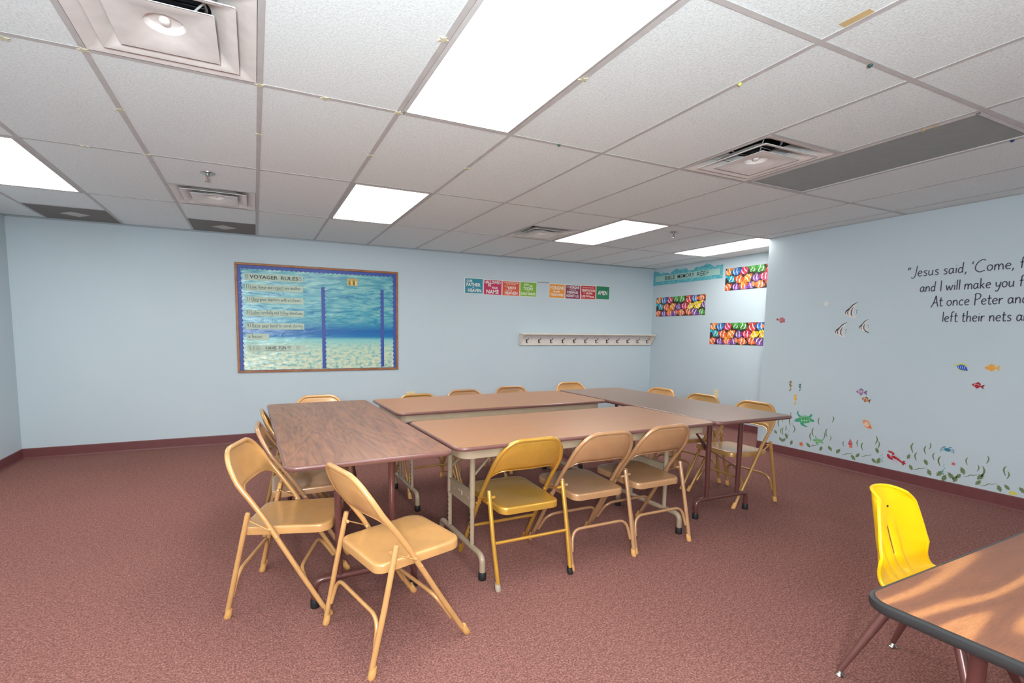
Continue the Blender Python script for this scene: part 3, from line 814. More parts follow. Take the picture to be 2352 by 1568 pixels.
# ------------------------------------------------------------------ prayer cards
def cards():
    xs = [2.590, 2.868, 3.156, 3.440, 3.720, 3.926, 4.207, 4.488, 4.771, 5.034]
    tops = [2.021, 2.014, 2.012, 2.013, None, 2.010, 2.009, 2.014, 2.020]
    bg = [(30, 138, 160), (192, 34, 92), (216, 84, 52), (124, 178, 48), None, (232, 148, 44), (134, 42, 84), (196, 44, 52), (22, 124, 84)]
    T = [
        [('OUR', .08, .74, .34, .18), ('FATHER', .08, .46, .80, .24), ('in', .42, .36, .10, .08), ('HEAVEN', .16, .06, .76, .24)],
        [('HALLOWED', .04, .74, .92, .22), ('BE', .24, .55, .17, .16), ('YOUR', .44, .38, .36, .17), ('NAME', .15, .04, .70, .29)],
        [('YOUR KINGDOM COME', .05, .87, .90, .08), ('YOUR WILL BE', .22, .76, .56, .08), ('done', .12, .62, .18, .09), ('on', .24, .54, .1, .06), ('EARTH', .34, .44, .46, .20), ('AS IT IS IN', .17, .32, .40, .08), ('HEAVEN', .14, .05, .76, .23)],
        [('GIVE', .22, .76, .30, .16), ('US', .56, .68, .20, .16), ('TODAY', .18, .42, .64, .24), ('our', .44, .32, .12, .07), ('DAILY BREAD', .05, .07, .92, .19)],
        None,
        [('FORGIVE', .06, .60, .90, .26), ('us our', .26, .38, .44, .14), ('TRESPASSES', .07, .12, .86, .18)],
        [('AS WE', .06, .82, .20, .08), ('FORGIVE', .30, .74, .64, .20), ('THOSE WHO', .26, .61, .46, .08), ('TRESPASS', .10, .36, .76, .20), ('AGAINST', .05, .10, .58, .20), ('US', .70, .08, .20, .19)],
        [('AND LEAD US NOT INTO', .10, .82, .78, .08), ('TEMPTATION', .04, .54, .92, .20), ('but', .18, .42, .10, .07), ('DELIVER', .34, .36, .46, .13), ('US', .04, .08, .24, .21), ('FROM', .32, .14, .30, .13), ('EVIL', .66, .08, .28, .13)],
        [('AMEN', .12, .32, .74, .34)]]
    nm = ['teal card reading OUR FATHER IN HEAVEN', 'magenta card reading HALLOWED BE YOUR NAME', 'orange-red card reading ON EARTH AS IT IS IN HEAVEN', 'lime green card reading GIVE US TODAY OUR DAILY BREAD', None,
          'amber orange card reading FORGIVE US OUR TRESPASSES', 'plum purple card reading TRESPASS AGAINST US', 'red card reading TEMPTATION and DELIVER US FROM EVIL', 'dark green card reading AMEN']
    for k in range(9):
        if T[k] is None: continue
        w = xs[k + 1] - xs[k] - 0.003; top = tops[k]; h = 0.208
        t = empty('prayer_card', mat=frame_back(xs[k], top - h))
        mb = MB(); mb.box((0, 0, 0.0008), (w, h, 0.0026)); mb.build('card', M['paper_white'], t)
        mb = MB(); e = 0.008; mb.box((e, e * .6, 0.0024), (w - e * .6, h - e, 0.0031)); mb.build('colour_print', pm(*bg[k]), t)
        mb = MB()
        for (s, x, y, ww, hh) in T[k]: font_mesh(mb, s, e + x * (w - 2 * e), e + y * (h - 2 * e), ww * (w - 2 * e), hh * (h - 2 * e), 0.0036, bold=0.025 if hh > .12 else 0.012)
        mb.build('lettering', M['paper_white'], t)
        tag(t, nm[k] + ' on the back wall', 'wall card', 'row of prayer cards on the back wall')
    mb = MB(); mb.box((3.722, YB - 0.003, 2.012), (3.924, YB - 0.0006, 2.022)); o = mb.build('adhesive_strip', pm(150, 128, 108))
    tag(o, 'thin brown adhesive strip left in the gap of the prayer cards', 'adhesive strip')
cards()

# ------------------------------------------------------------------ coat rack
cr = empty('coat_rack', mat=frame_back(3.441, 1.113))
tag(cr, 'cream wall coat rack shelf with twelve dark hooks', 'coat rack')
LW = 2.455
mb = MB(); mb.box((0, 0, 0.0006), (LW, 0.150, 0.018)); bevel(mb.build('back_board', M['shelf_back'], cr), 0.003)
mb = MB(); mb.box((0.0, 0.1503, 0.0006), (LW, 0.170, 0.125)); bevel(mb.build('shelf', M['cream'], cr), 0.004)
for x in (0.0, LW - 0.018):
    mb = MB(); pr_ = [(0.0185, 0.0), (0.0185, 0.1497), (0.118, 0.1497), (0.10, 0.13), (0.04, 0.03)]
    vs = [(x, a, c) for c, a in pr_] + [(x + 0.018, a, c) for c, a in pr_]; n = len(pr_)
    mb.add(vs, [tuple(range(n)), tuple(range(2 * n - 1, n - 1, -1))] + [(i, n + i, n + (i + 1) % n, (i + 1) % n) for i in range(n)], M['cream']); mb.build('end_bracket', M['cream'], cr)
mb = MB(); mb.box((0.0, 0.0, 0.0184), (LW, 0.020, 0.024)); mb.build('bottom_rail', M['cream'], cr)
for k in range(12):
    x = 0.115 + k * (LW - 0.2) / 11
    mb = MB(); mb.box((x - 0.009, 0.032, 0.0182), (x + 0.009, 0.082, 0.021))
    mb.tube(arc2([(x, 0.070, 0.020), (x, 0.072, 0.048), (x, 0.096, 0.072)], 0.018, 5), [0.0045] * 9, 7)
    mb.tube(arc2([(x, 0.048, 0.020), (x, 0.030, 0.034), (x, 0.032, 0.052), (x, 0.048, 0.058)], 0.012, 4), 0.004, 7)
    mb.lathe([(0.002, -0.006), (0.006, -0.003), (0.006, 0.003), (0.002, 0.006)], None, 8, c=(x, 0.098, 0.074))
    mb.build('hook', M['bronze'], cr)

# ------------------------------------------------------------------ outlets
def outlet(mat, label, cover=(0.07, 0.115)):
    t = empty('wall_outlet', mat=mat); w, h = cover
    mb = MB(); mb.box((-w / 2, -h / 2, 0.0005), (w / 2, h / 2, 0.006)); bevel(mb.build('cover_plate', M['ivory'], t), 0.002)
    for k in ((-1, 1) if h > w else (-1, 1)):
        cx, cy = (0, k * 0.022) if h > w else (k * 0.022, 0)
        mb = MB(); mb.prism(rrect(cx - 0.014, cy - 0.013, cx + 0.014, cy + 0.013, 0.006, 3), 0.0055, 0.0078, M['ivory'])
        mb.box((cx - 0.006, cy - 0.005, 0.0076), (cx - 0.004, cy + 0.006, 0.0081), M['dark']); mb.box((cx + 0.004, cy - 0.005, 0.0076), (cx + 0.006, cy + 0.006, 0.0081), M['dark'])
        mb.build('socket', None, t)
    tag(t, label, 'outlet')
outlet(frame_back(1.835, 0.470), 'ivory outlet plate low on the back wall, above a chair back', (0.115, 0.075))
outlet(frame_rec(4.852, 0.455), 'ivory outlet plate low on the recess wall, right of the chairs', (0.072, 0.12))

# ------------------------------------------------------------------ recess posters
def wavy_banner():
    L, h = 1.30, 0.225
    t = empty('reef_banner', mat=frame_rec(6.150, 2.070))
    top = []
    n = 60
    for k in range(n + 1):
        u = k / n; top.append((u * L, h - 0.035 + 0.022 * sin(u * 17 + 1) + 0.012 * sin(u * 41) + 0.006 * sin(u * 90) + 0.012 * u))
    rows = [[(x, y * s, 0.0020 + 0.001 * sin(x * 9)) for x, y in top] for s in (0, 0.33, 0.66, 1)]
    mb = MB(); mb.grid(rows, smooth=False); o = mb.build('wave_print', M['wave'], t); solidify(o, 0.0008)
    mb = MB(); mb.box((0.045, 0.055, 0.0034), (L - 0.045, 0.142, 0.0040)); s = mb.build('title_strip', pm(168, 208, 200), t)
    mb = MB(); x = 0.245
    for wd, ww in (('BIBLE', 0.205), ('MEMORY', 0.315), ('REEF', 0.205)):
        font_mesh(mb, wd, x, 0.068, ww, 0.062, 0.0045, bold=0.002); x += ww + 0.05
    mb.build('lettering', M['black_ink'], s)
    tag(t, 'turquoise wavy paper banner reading BIBLE MEMORY REEF', 'banner')
wavy_banner()
FISHCOL = [(228, 92, 40), (236, 130, 44), (210, 48, 52), (200, 48, 90), (46, 110, 180), (38, 150, 170), (70, 150, 60), (240, 190, 40), (120, 70, 150), (224, 110, 60)]
def fish_sheet(Lx, Ly):
    rnd = random.Random(11); mb = MB()
    mb.flat([(0, 0), (Lx, 0), (Lx, Ly), (0, Ly)], 0.0030, pm(58, 44, 40))
    z = 0.0032
    for k in range(60):
        x, y, r = rnd.uniform(0.01, Lx - 0.01), rnd.uniform(0.01, Ly - 0.01), rnd.uniform(0.008, 0.02)
        c = rnd.choice([(70, 120, 60), (120, 60, 110), (50, 100, 150), (140, 170, 80), (170, 80, 70), (210, 120, 60)])
        pts = [(min(max(x + r * cos(a), 0), Lx), min(max(y + r * .7 * sin(a), 0), Ly)) for a in [2 * pi * q / 8 for q in range(8)]]
        mb.flat(pts, z, pm(*c)); z += 0.000004
    nx, ny = 8, 3; 
    for a in range(nx):
        for c in range(ny):
            cx = (a + 0.5 + (0.3 if c % 2 else -0.1)) * Lx / nx + rnd.uniform(-.012, .012); cy = (c + 0.5) * Ly / ny + rnd.uniform(-.012, .012)
            s = rnd.uniform(0.062, 0.082); th = rnd.choice([0, pi]) + rnd.uniform(-0.7, 0.7)
            if c == 0 and a == 0: col = (228, 92, 40)
            else: col = rnd.choice(FISHCOL)
            ct, st = cos(th), sin(th)
            def tr(p): 
                X_, Y_ = cx + (p[0] * ct - p[1] * st) * s, cy + (p[0] * st + p[1] * ct) * s
                return (min(max(X_, 0.001), Lx - 0.001), min(max(Y_, 0.001), Ly - 0.001))
            body = [(cos(q) * 1.0, sin(q) * 0.52 * (1 - 0.2 * cos(q))) for q in [2 * pi * v / 18 for v in range(18)]]
            dark = tuple(int(v * .45) for v in col); lt = tuple(min(255, int(v * 1.1 + 25)) for v in col)
            mb.flat([tr((p[0] * 1.08, p[1] * 1.12)) for p in body], z, pm(*dark)); z += 0.000004
            for poly in ([(-.8, .0), (-1.35, .45), (-1.5, .1), (-1.5, -.2), (-1.3, -.45)], [(-.6, .3), (-.3, .72), (.1, .62), (.35, .74), (.5, .3)], [(-.4, -.35), (-.2, -.8), (.2, -.62), (.3, -.3)]):
                mb.flat([tr(p) for p in poly], z, pm(*lt)); z += 0.000004
            mb.flat([tr(p) for p in body], z, pm(*col)); z += 0.000004
            mb.flat([tr((p[0] * .7, p[1] * .4 + .2)) for p in body], z, pm(*lt)); z += 0.000004
            for sx, hh in ((.42, .42), (-.2, .50)):
                mb.flat([tr(p) for p in ((sx - .10, -hh), (sx + .05, -hh), (sx + .16, 0), (sx + .05, hh), (sx - .10, hh), (sx - .0, 0))], z, pm(240, 238, 228)); z += 0.000004
            mb.flat([tr((.75 + .08 * cos(q), .15 + .08 * sin(q))) for q in [2 * pi * v / 7 for v in range(7)]], z, pm(20, 20, 24)); z += 0.000004
    return mb
fish_mb = fish_sheet(0.95, 0.298)
fish_mesh = None
def fish_poster(y, z, label, tilt):
    global fish_mesh
    mat = frame_rec(y, z) @ Matrix.Rotation(tilt, 4, 'Z')
    t = empty('fish_poster', mat=mat)
    mb = MB(); mb.box((0, 0, 0.0008), (0.95, 0.298, 0.0028)); mb.build('sheet', M['paper_white'], t)
    if fish_mesh is None: o = fish_mb.build('fish_print', None, t); fish_mesh = o.data
    else: o = bpy.data.objects.new('fish_print', fish_mesh); COL.objects.link(o); o.parent = t
    tag(t, label, 'poster', 'clownfish posters in the recess')
fish_poster(6.060, 1.571, 'colourful clownfish poster below the turquoise banner', 0.002)
fish_poster(4.803, 1.890, 'topmost colourful clownfish poster, partly hidden by the wall corner', 0.0)
fish_poster(5.008, 1.155, 'lowest colourful clownfish poster in the recess', 0.0)

# ------------------------------------------------------------------ wall quote
q = empty('wall_quote', mat=frame_right(2.36, 1.40))
tag(q, 'dark painted scripture lettering starting Jesus said, Come on the right wall', 'wall lettering')
def qline(text, y, z, size, width_at, w=0.0075):
    """text starts at world y; width_at: width of the whole string in metres"""
    mb = MB(); stroke_text(mb, text, 2.36 - y, z - 1.40, size, w, 0.0015, width=width_at)
    mb.build('text_line', M['wall_ink'], q)
def W_(text, upto, span): 
    return span / (stroke_width(upto)) * stroke_width(text)
qline('"Jesus said, \'Come, follow', 2.365, 1.795, 0.088, W_('"Jesus said, \'Come, follow', '"Jesus said, \'Come, ', 0.685))
qline('and I will make you fishers', 2.268, 1.662, 0.086, W_('and I will make you fishers', 'and I will make you ', 0.595))
qline('At once Peter and', 2.182, 1.538, 0.088, W_('At once Peter and', 'At once Peter a', 0.495))
qline('left their nets and', 2.102, 1.408, 0.088, W_('left their nets and', 'left their nets a', 0.470))

# ------------------------------------------------------------------ stencilled sea life (painted or stuck flat on the right wall)
def poly(*p): return list(p)
def ell(cx, cy, rx, ry, n=16, a=0): return [(cx + rx * cos(q) * cos(a) - ry * sin(q) * sin(a), cy + rx * cos(q) * sin(a) + ry * sin(q) * cos(a)) for q in [2 * pi * k / n for k in range(n)]]
def decal(name, y, z, size, shapes, label, flip=1, rot=0.0, cat='wall decal', strokes=()):
    o = None; mb = MB(); h = 0.0008
    for c, pts in shapes:
        P = [(flip * x * size, yy * size) for x, yy in pts]
        if rot: P = [(x * cos(rot) - v * sin(rot), x * sin(rot) + v * cos(rot)) for x, v in P]
        mb.flat(P, h, pm(*c)); h += 0.00008
    for c, w, pts in strokes:
        P = [(flip * x * size, yy * size) for x, yy in pts]
        if rot: P = [(x * cos(rot) - v * sin(rot), x * sin(rot) + v * cos(rot)) for x, v in P]
        ribbon(mb, P, w * size, h, pm(*c), taper=True); h += 0.00004
    o = mb.build(name, None); o.matrix_world = frame_right(y, z)
    return tag(o, label, cat, 'sea life stencils on the right wall')
WH = (206, 204, 204)
def fish(name, y, z, s, c, c2, label, flip=1, rot=0, stripes=(), striped=(230, 226, 220)):
    sh = [(c2, [(.35, .0), (.62, .28), (.78, .34), (.70, 0), (.80, -.30), (.60, -.22)]),
          (c2, [(-.25, .2), (-.05, .52), (.22, .42), (.40, .18)]), (c2, [(-.15, -.2), (0, -.46), (.2, -.38), (.35, -.15)]),
          (c, [(-.62, .0), (-.40, .22), (-.10, .34), (.2, .26), (.48, .05), (.48, -.05), (.2, -.24), (-.1, -.30), (-.42, -.18)])]
    st = [(striped, .05, [(a, .3), (a + .06, .0), (a, -.28)]) for a in stripes] + [(striped, .05, [(-.62, .05), (-.3, .12), (.1, .16), (.4, .06)])]
    sh.append(((24, 24, 30), ell(-.42, .07, .035, .035, 7)))
    return decal(name, y, z, s, sh, label, flip, rot, strokes=st)
fish('red_fish', 1.846, .909, .055, (176, 30, 52), (156, 24, 46), 'crimson fish with a forked tail below the yellow fish', rot=-.22, stripes=(-.3,))
fish('purple_fish', 2.649, .766, .068, (150, 112, 158), (128, 90, 140), 'mauve fish directly above the brown fish', rot=-.05, stripes=(-.3, -.1, .1, .28))
fish('brown_fish', 2.605, .701, .056, (176, 110, 62), (140, 84, 50), 'small brown orange fish just under the mauve fish', rot=-.3, stripes=(-.25, .1))
fish('orange_fish', 1.775, 1.051, .063, (232, 152, 72), (236, 176, 70), 'orange fish with a yellow tail, rightmost of the fish', rot=.02, stripes=(-.35, -.1, .12, .3), striped=(246, 214, 90))
decal('blue_fish', 1.951, 1.045, .068, [((200, 206, 96), [(-.62, .3), (-.4, .38), (-.3, .2), (-.5, .1), (-.66, .12)]), ((200, 206, 96), [(-.4, .25), (-.1, .48), (.35, .44), (.6, .1), (.2, .2)]),
      ((214, 206, 100), [(-.4, -.1), (-.1, -.44), (.4, -.46), (.3, -.2)]), ((28, 84, 190), [(-.42, .1), (-.1, .32), (.25, .26), (.5, -.02), (.62, -.38), (.2, -.36), (-.1, -.3), (-.3, -.12)])],
      'blue fish with yellow green fins beside the orange fish', strokes=[((210, 222, 230), .045, [(a, .28 - abs(a) * .2), (a - .06, 0), (a + .05, -.3)]) for a in (-.2, -.02, .16, .34)])
decal('striped_fish', 3.455, 1.449, .072, [((176, 62, 76), ell(.05, 0, .46, .40, 16)), ((160, 40, 60), [(-.35, .05), (-.72, .34), (-.78, -.02), (-.5, -.04)]), ((170, 50, 66), [(.3, .2), (.62, -.36), (.25, -.2)])],
      'round red striped fish nearest the wall corner', strokes=[(WH, .06, [(a, .3), (a - .12, 0), (a - .02, -.32)]) for a in (-.2, -.02, .16, .32)])
decal('white_starfish', 3.012, 1.603, .070, [((222, 220, 216), star_pts(.5, .22, 5, 1.4))], 'small white starfish, highest of the sea life', rot=0)
def angel(y, z, s, label, flip=1, rot=0, bottom=False):
    sh = [((220, 216, 212), [(-.55, -.05), (-.3, .22), (.05, .5), (.5, .82), (.28, .45), (.16, .1), (.2, -.25), (.5, -.55), (.1, -.5), (-.2, -.38), (-.42, -.22)])]
    st = [((60, 48, 56), .10, [(-.42, .12), (-.1, .36), (.12, .62), (.5, .84)]), ((60, 40, 50), .12, [(-.5, -.04), (-.32, .12), (-.1, .26)]),
          ((70, 44, 54), .10, [(.15, .42), (.02, .1), (.02, -.2), (.14, -.4)]), ((70, 44, 54), .08, [(-.22, .12), (-.28, -.08), (-.2, -.3)]), ((70, 44, 54), .06, [(-.42, .0), (-.44, -.1), (-.38, -.22)]),
          ((60, 44, 54), .06, [(.52, .2), (.4, .04), (.48, -.18)]), ((226, 222, 216), .06, [(.3, .14), (.42, -.02), (.3, -.2)])]
    if bottom: st += [((34, 32, 38), .12, [(.0, -.2), (.2, -.5), (.55, -.72)])]
    return decal('angelfish', y, z, s, sh, label, flip, rot, strokes=st + [((90, 160, 168), .04, [(-.62 - .05 * k, .2 + .13 * k), (-.60 - .05 * k, .25 + .13 * k)]) for k in range(4)])
angel(2.784, 1.513, .107, 'white and dark striped angelfish, topmost of the three')
angel(2.862, 1.330, .103, 'white and dark striped angelfish, lower left of the three')
angel(2.668, 1.370, .082, 'angelfish with a long dark lower fin, right of the three', rot=.1, bottom=True)
def seahorse(y, z, s, c, label, c2=None):
    c2 = c2 or c
    st = [(c, .30, [(-.14, .60), (.06, .66), (.20, .50), (.10, .34)]), (c, .36, [(.06, .42), (-.05, .12), (.08, -.16), (.10, -.36)]), (c, .18, [(.10, -.22), (.12, -.50), (.16, -.78), (.04, -.98), (-.14, -.92), (-.12, -.76)]),
          (c, .12, [(-.42, .34), (-.20, .50), (.02, .56)]), (c2, .16, [(.18, .0), (.34, -.06), (.24, -.18)])]
    return decal('seahorse', y, z, s, [(c, ell(.02, .08, .17, .26, 12)), (c, ell(.06, .54, .15, .13, 10))], label, 1, 0, strokes=st)
seahorse(3.314, .764, .062, (158, 132, 92), 'tan brown seahorse, left of the three')
seahorse(3.213, .756, .042, (48, 112, 100), 'small dark green seahorse, right of the three')
seahorse(3.254, .627, .060, (234, 186, 62), 'yellow seahorse with an orange fin, lowest of the three', (224, 110, 50))
def turtle(y, z, s, c, c3, label, flip=1, rot=0, ln=(190, 222, 190)):
    sh = [(c, [(-.52, -.22), (-.62, .02), (-.82, -.05), (-.98, -.25), (-.90, -.38), (-.68, -.36), (-.5, -.34)]), (c, [(-.55, .15), (-.80, .45), (-.72, .72), (-.66, .78), (-.62, .45), (-.35, .28)]),
          (c, [(-.45, -.35), (-.30, -.62), (.1, -.72), (.4, -.68), (.05, -.55), (-.05, -.40)]), (c, [(.35, .30), (.55, .60), (.75, .58), (.6, .3)]), (c, [(.5, .1), (.85, .12), (.95, -.05), (.7, -.15)]),
          (c3, ell(.02, 0, .66, .38, 20, .18))]
    st = [(ln, .035, [(-.58, .02), (-.3, .2), (.1, .3), (.5, .28)]), (ln, .035, [(-.5, -.12), (-.2, -.16), (.2, -.1), (.55, .1)]), (ln, .03, [(-.3, .2), (-.24, -.16), (-.3, -.34)]), (ln, .03, [(-.05, .27), (.0, -.14), (-.04, -.38)]),
          (ln, .03, [(.22, .30), (.25, -.1), (.26, -.34)]), (ln, .03, [(.42, .28), (.46, .04), (.52, -.18)])]
    return decal('sea_turtle', y, z, s, sh, label, flip, rot, strokes=st)
turtle(3.141, .425, .105, (64, 160, 134), (70, 166, 110), 'large green sea turtle with a patterned shell')
turtle(2.990, .231, .055, (104, 172, 120), (120, 180, 116), 'small light green sea turtle above the seaweed', rot=-.25)
decal('orange_starfish', 3.158, .163, .060, [((228, 108, 54), star_pts(.52, .2, 6, 1.2))], 'orange starfish among the seaweed near the corner')
decal('red_starfish', 1.94, .258, .038, [((206, 84, 96), star_pts(.52, .18, 5, 1.4))], 'small coral red starfish under the blue crab')
decal('orange_shell', 2.581, .472, .076, [((230, 156, 110), [(-.5, .35), (-.2, .55), (.2, .42), (.45, .1), (.6, -.45), (.2, -.5), (-.2, -.3), (-.36, .1)]), ((236, 214, 196), ell(.02, 0, .3, .28, 12)), ((216, 110, 60), [(.25, -.3), (.62, -.48), (.5, -.1)])],
      'orange and cream sea shell in the middle of the wall', strokes=[((222, 120, 70), .06, [(a, .35), (a - .04, .05), (a + .1, -.3)]) for a in (-.15, .05, .22)])
decal('conch_shell', 2.702, .266, .052, [((190, 76, 90), [(-.05, .9), (.12, .6), (.26, .3), (.4, 0), (.3, -.3), (-.3, -.3), (-.36, 0), (-.24, .3), (-.14, .6)]), ((224, 120, 104), ell(.12, -.55, .32, .28, 12))],
      'red and pink spiral conch shell above the seaweed', strokes=[(WH, .05, [(-.3 + .02 * k, .02 + .2 * k), (.1, .10 + .2 * k), (.34 - .06 * k, -.02 + .2 * k)]) for k in range(4)])
RB = (182, 34, 52)
decal('lobster', 2.33, .205, .105, [(RB, ell(-.42, .50, .22, .10, 12, -.1)), (RB, ell(-.22, .38, .10, .10, 8)), (RB, ell(-.52, .10, .12, .22, 12, .5)), (RB, ell(-.34, -.04, .14, .10, 10, -.5)), (RB, ell(-.10, .10, .26, .11, 14, -.35)),
      (RB, ell(.16, -.02, .10, .10, 9, -.3)), (RB, ell(.30, -.10, .09, .09, 9)), (RB, ell(.42, -.18, .08, .08, 9)), (RB, ell(.56, -.10, .11, .07, 9, .4)), (RB, ell(.60, -.24, .12, .07, 9, -.2)), (RB, ell(.52, -.34, .10, .06, 9, -.9))],
      'red lobster with large claws just above the baseboard', strokes=[(RB, .035, [(-.12 + .1 * k, .16 - .04 * k), (.0 + .1 * k, .34 - .05 * k)]) for k in range(4)] + [(RB, .03, [(-.2 + .1 * k, .0 - .05 * k), (-.26 + .1 * k, -.2 - .04 * k)]) for k in range(4)] + [(WH, .03, [(-.62, .5), (-.4, .52), (-.25, .45)])])
BC = (54, 128, 158)
decal('blue_crab', 1.986, .366, .062, [(BC, ell(0, -.02, .34, .24, 14)), (BC, ell(-.36, .26, .18, .07, 8, .4)), (BC, ell(.28, .32, .16, .07, 8, .2))], 'blue crab on the right wall above the baseboard',
      strokes=[(BC, .06, [(s * .3, .05 - .1 * k), (s * (.55 + .05 * k), .16 - .14 * k), (s * (.78 - .04 * k), .02 - .2 * k)]) for s in (-1, 1) for k in range(4)])
decal('yellow_fish', 1.585, .122, .036, [((214, 206, 92), [(-.7, .05), (-.3, .35), (.2, .42), (.6, .1), (.75, -.1), (.3, -.35), (-.3, -.4)])], 'yellow blob shaped stencil just above the baseboard at the right edge')
LEAF = [(3.44, 0.24), (3.38, 0.17), (3.34, 0.17), (3.32, 0.22), (3.26, 0.16), (3.09, 0.17), (2.96, 0.16), (2.88, 0.18), (2.8, 0.17), (2.67, 0.14), (2.63, 0.17), (2.48, 0.25), (2.5, 0.15), (2.46, 0.16), (2.24, 0.25), (2.22, 0.16), (2.12, 0.23), (2.09, 0.15), (2.02, 0.16), (1.99, 0.13), (1.95, 0.16), (1.92, 0.14), (1.9, 0.17), (1.88, 0.22), (1.78, 0.15), (1.77, 0.2), (1.66, 0.14), (1.62, 0.16), (1.54, 0.16), (1.46, .2), (1.36, .16), (1.27, .18)]
BLADE = [(3.41, 0.34), (3.37, 0.39), (3.29, 0.45), (3.29, 0.38), (3.33, 0.3), (3.36, 0.26), (3.38, 0.26), (3.24, 0.3), (3.0, 0.43), (2.87, 0.47), (3.07, 0.26), (3.05, 0.31), (2.94, 0.29), (2.92, 0.33), (2.88, 0.28), (2.76, 0.25), (2.64, 0.28), (2.6, 0.26), (2.49, 0.34), (2.47, 0.3), (2.22, 0.33), (2.19, 0.26), (2.13, 0.33), (2.1, 0.37), (2.07, 0.29), (2.03, 0.26), (1.86, 0.3), (1.79, 0.26), (1.76, 0.24), (1.74, 0.34), (1.64, 0.28), (1.62, 0.25), (1.5, .3), (1.4, .27)]
SQ = [(3.04, 0.17), (2.72, 0.16), (2.56, 0.18), (2.16, 0.16), (1.83, 0.19), (1.72, 0.15)]
BUB = [(3.26, 0.38), (3.3, 0.27), (2.44, 0.21), (2.0, 0.21)]
sw = empty('seaweed_border', mat=frame_right(3.5, 0)); tag(sw, 'row of olive green seaweed stencils along the right baseboard', 'wall decal')
rnd = random.Random(3)
GR = pm(112, 130, 88)
for (y, z) in LEAF:
    mb = MB(); s = rnd.uniform(.026, .036); a = rnd.choice([-.6, -.3, .1, .4, .7]); fl = rnd.choice([-1, 1])
    P = [(0, -1), (.35, -.75), (.28, -.55), (.75, -.5), (.5, -.2), (.8, -.02), (.42, .1), (.62, .45), (.22, .38), (.12, .98), (-.14, .5), (-.4, .62), (-.36, .2), (-.66, .1), (-.42, -.2), (-.6, -.55), (-.25, -.55), (-.2, -.85)]
    P = [(fl * p[0] * .75 * s, p[1] * s) for p in P]; P = [(p[0] * cos(a) - p[1] * sin(a), p[0] * sin(a) + p[1] * cos(a)) for p in P]
    mb.flat([(3.5 - y + p[0], z + p[1]) for p in P], 0.0009, GR); mb.build('seaweed_leaf', GR, sw)
for (y, z) in BLADE:
    mb = MB(); s = rnd.uniform(.026, .044); fl = rnd.choice([-1, 1]); P = smoothline([(0.1, 1), (-.12, .4), (-.1, -.2), (.15, -1)], 4)
    ribbon(mb, [(3.5 - y + fl * p.x * s * 1.2, z + p.y * s) for p in P], s * .28, 0.0009, GR, taper=True); mb.build('seaweed_blade', GR, sw)
for (y, z) in SQ:
    mb = MB(); P = smoothline([(-1, -.5), (-.4, -.35), (-.1, .1), (.4, .2), (1, .6)], 4)
    ribbon(mb, [(3.5 - y + p.x * .045, z + p.y * .035) for p in P], .006, 0.0009, GR, taper=True); mb.build('seaweed_tendril', GR, sw)
for (y, z) in BUB:
    mb = MB()
    for k in range(7): mb.flat([(3.5 - y + p[0], z + p[1]) for p in ell(rnd.uniform(-.012, .012), -.05 + k * .016, .006 - .0006 * k, .006 - .0006 * k, 8)], 0.001, pm(92, 160, 170))
    mb.build('bubbles', None, sw)['kind'] = 'stuff'

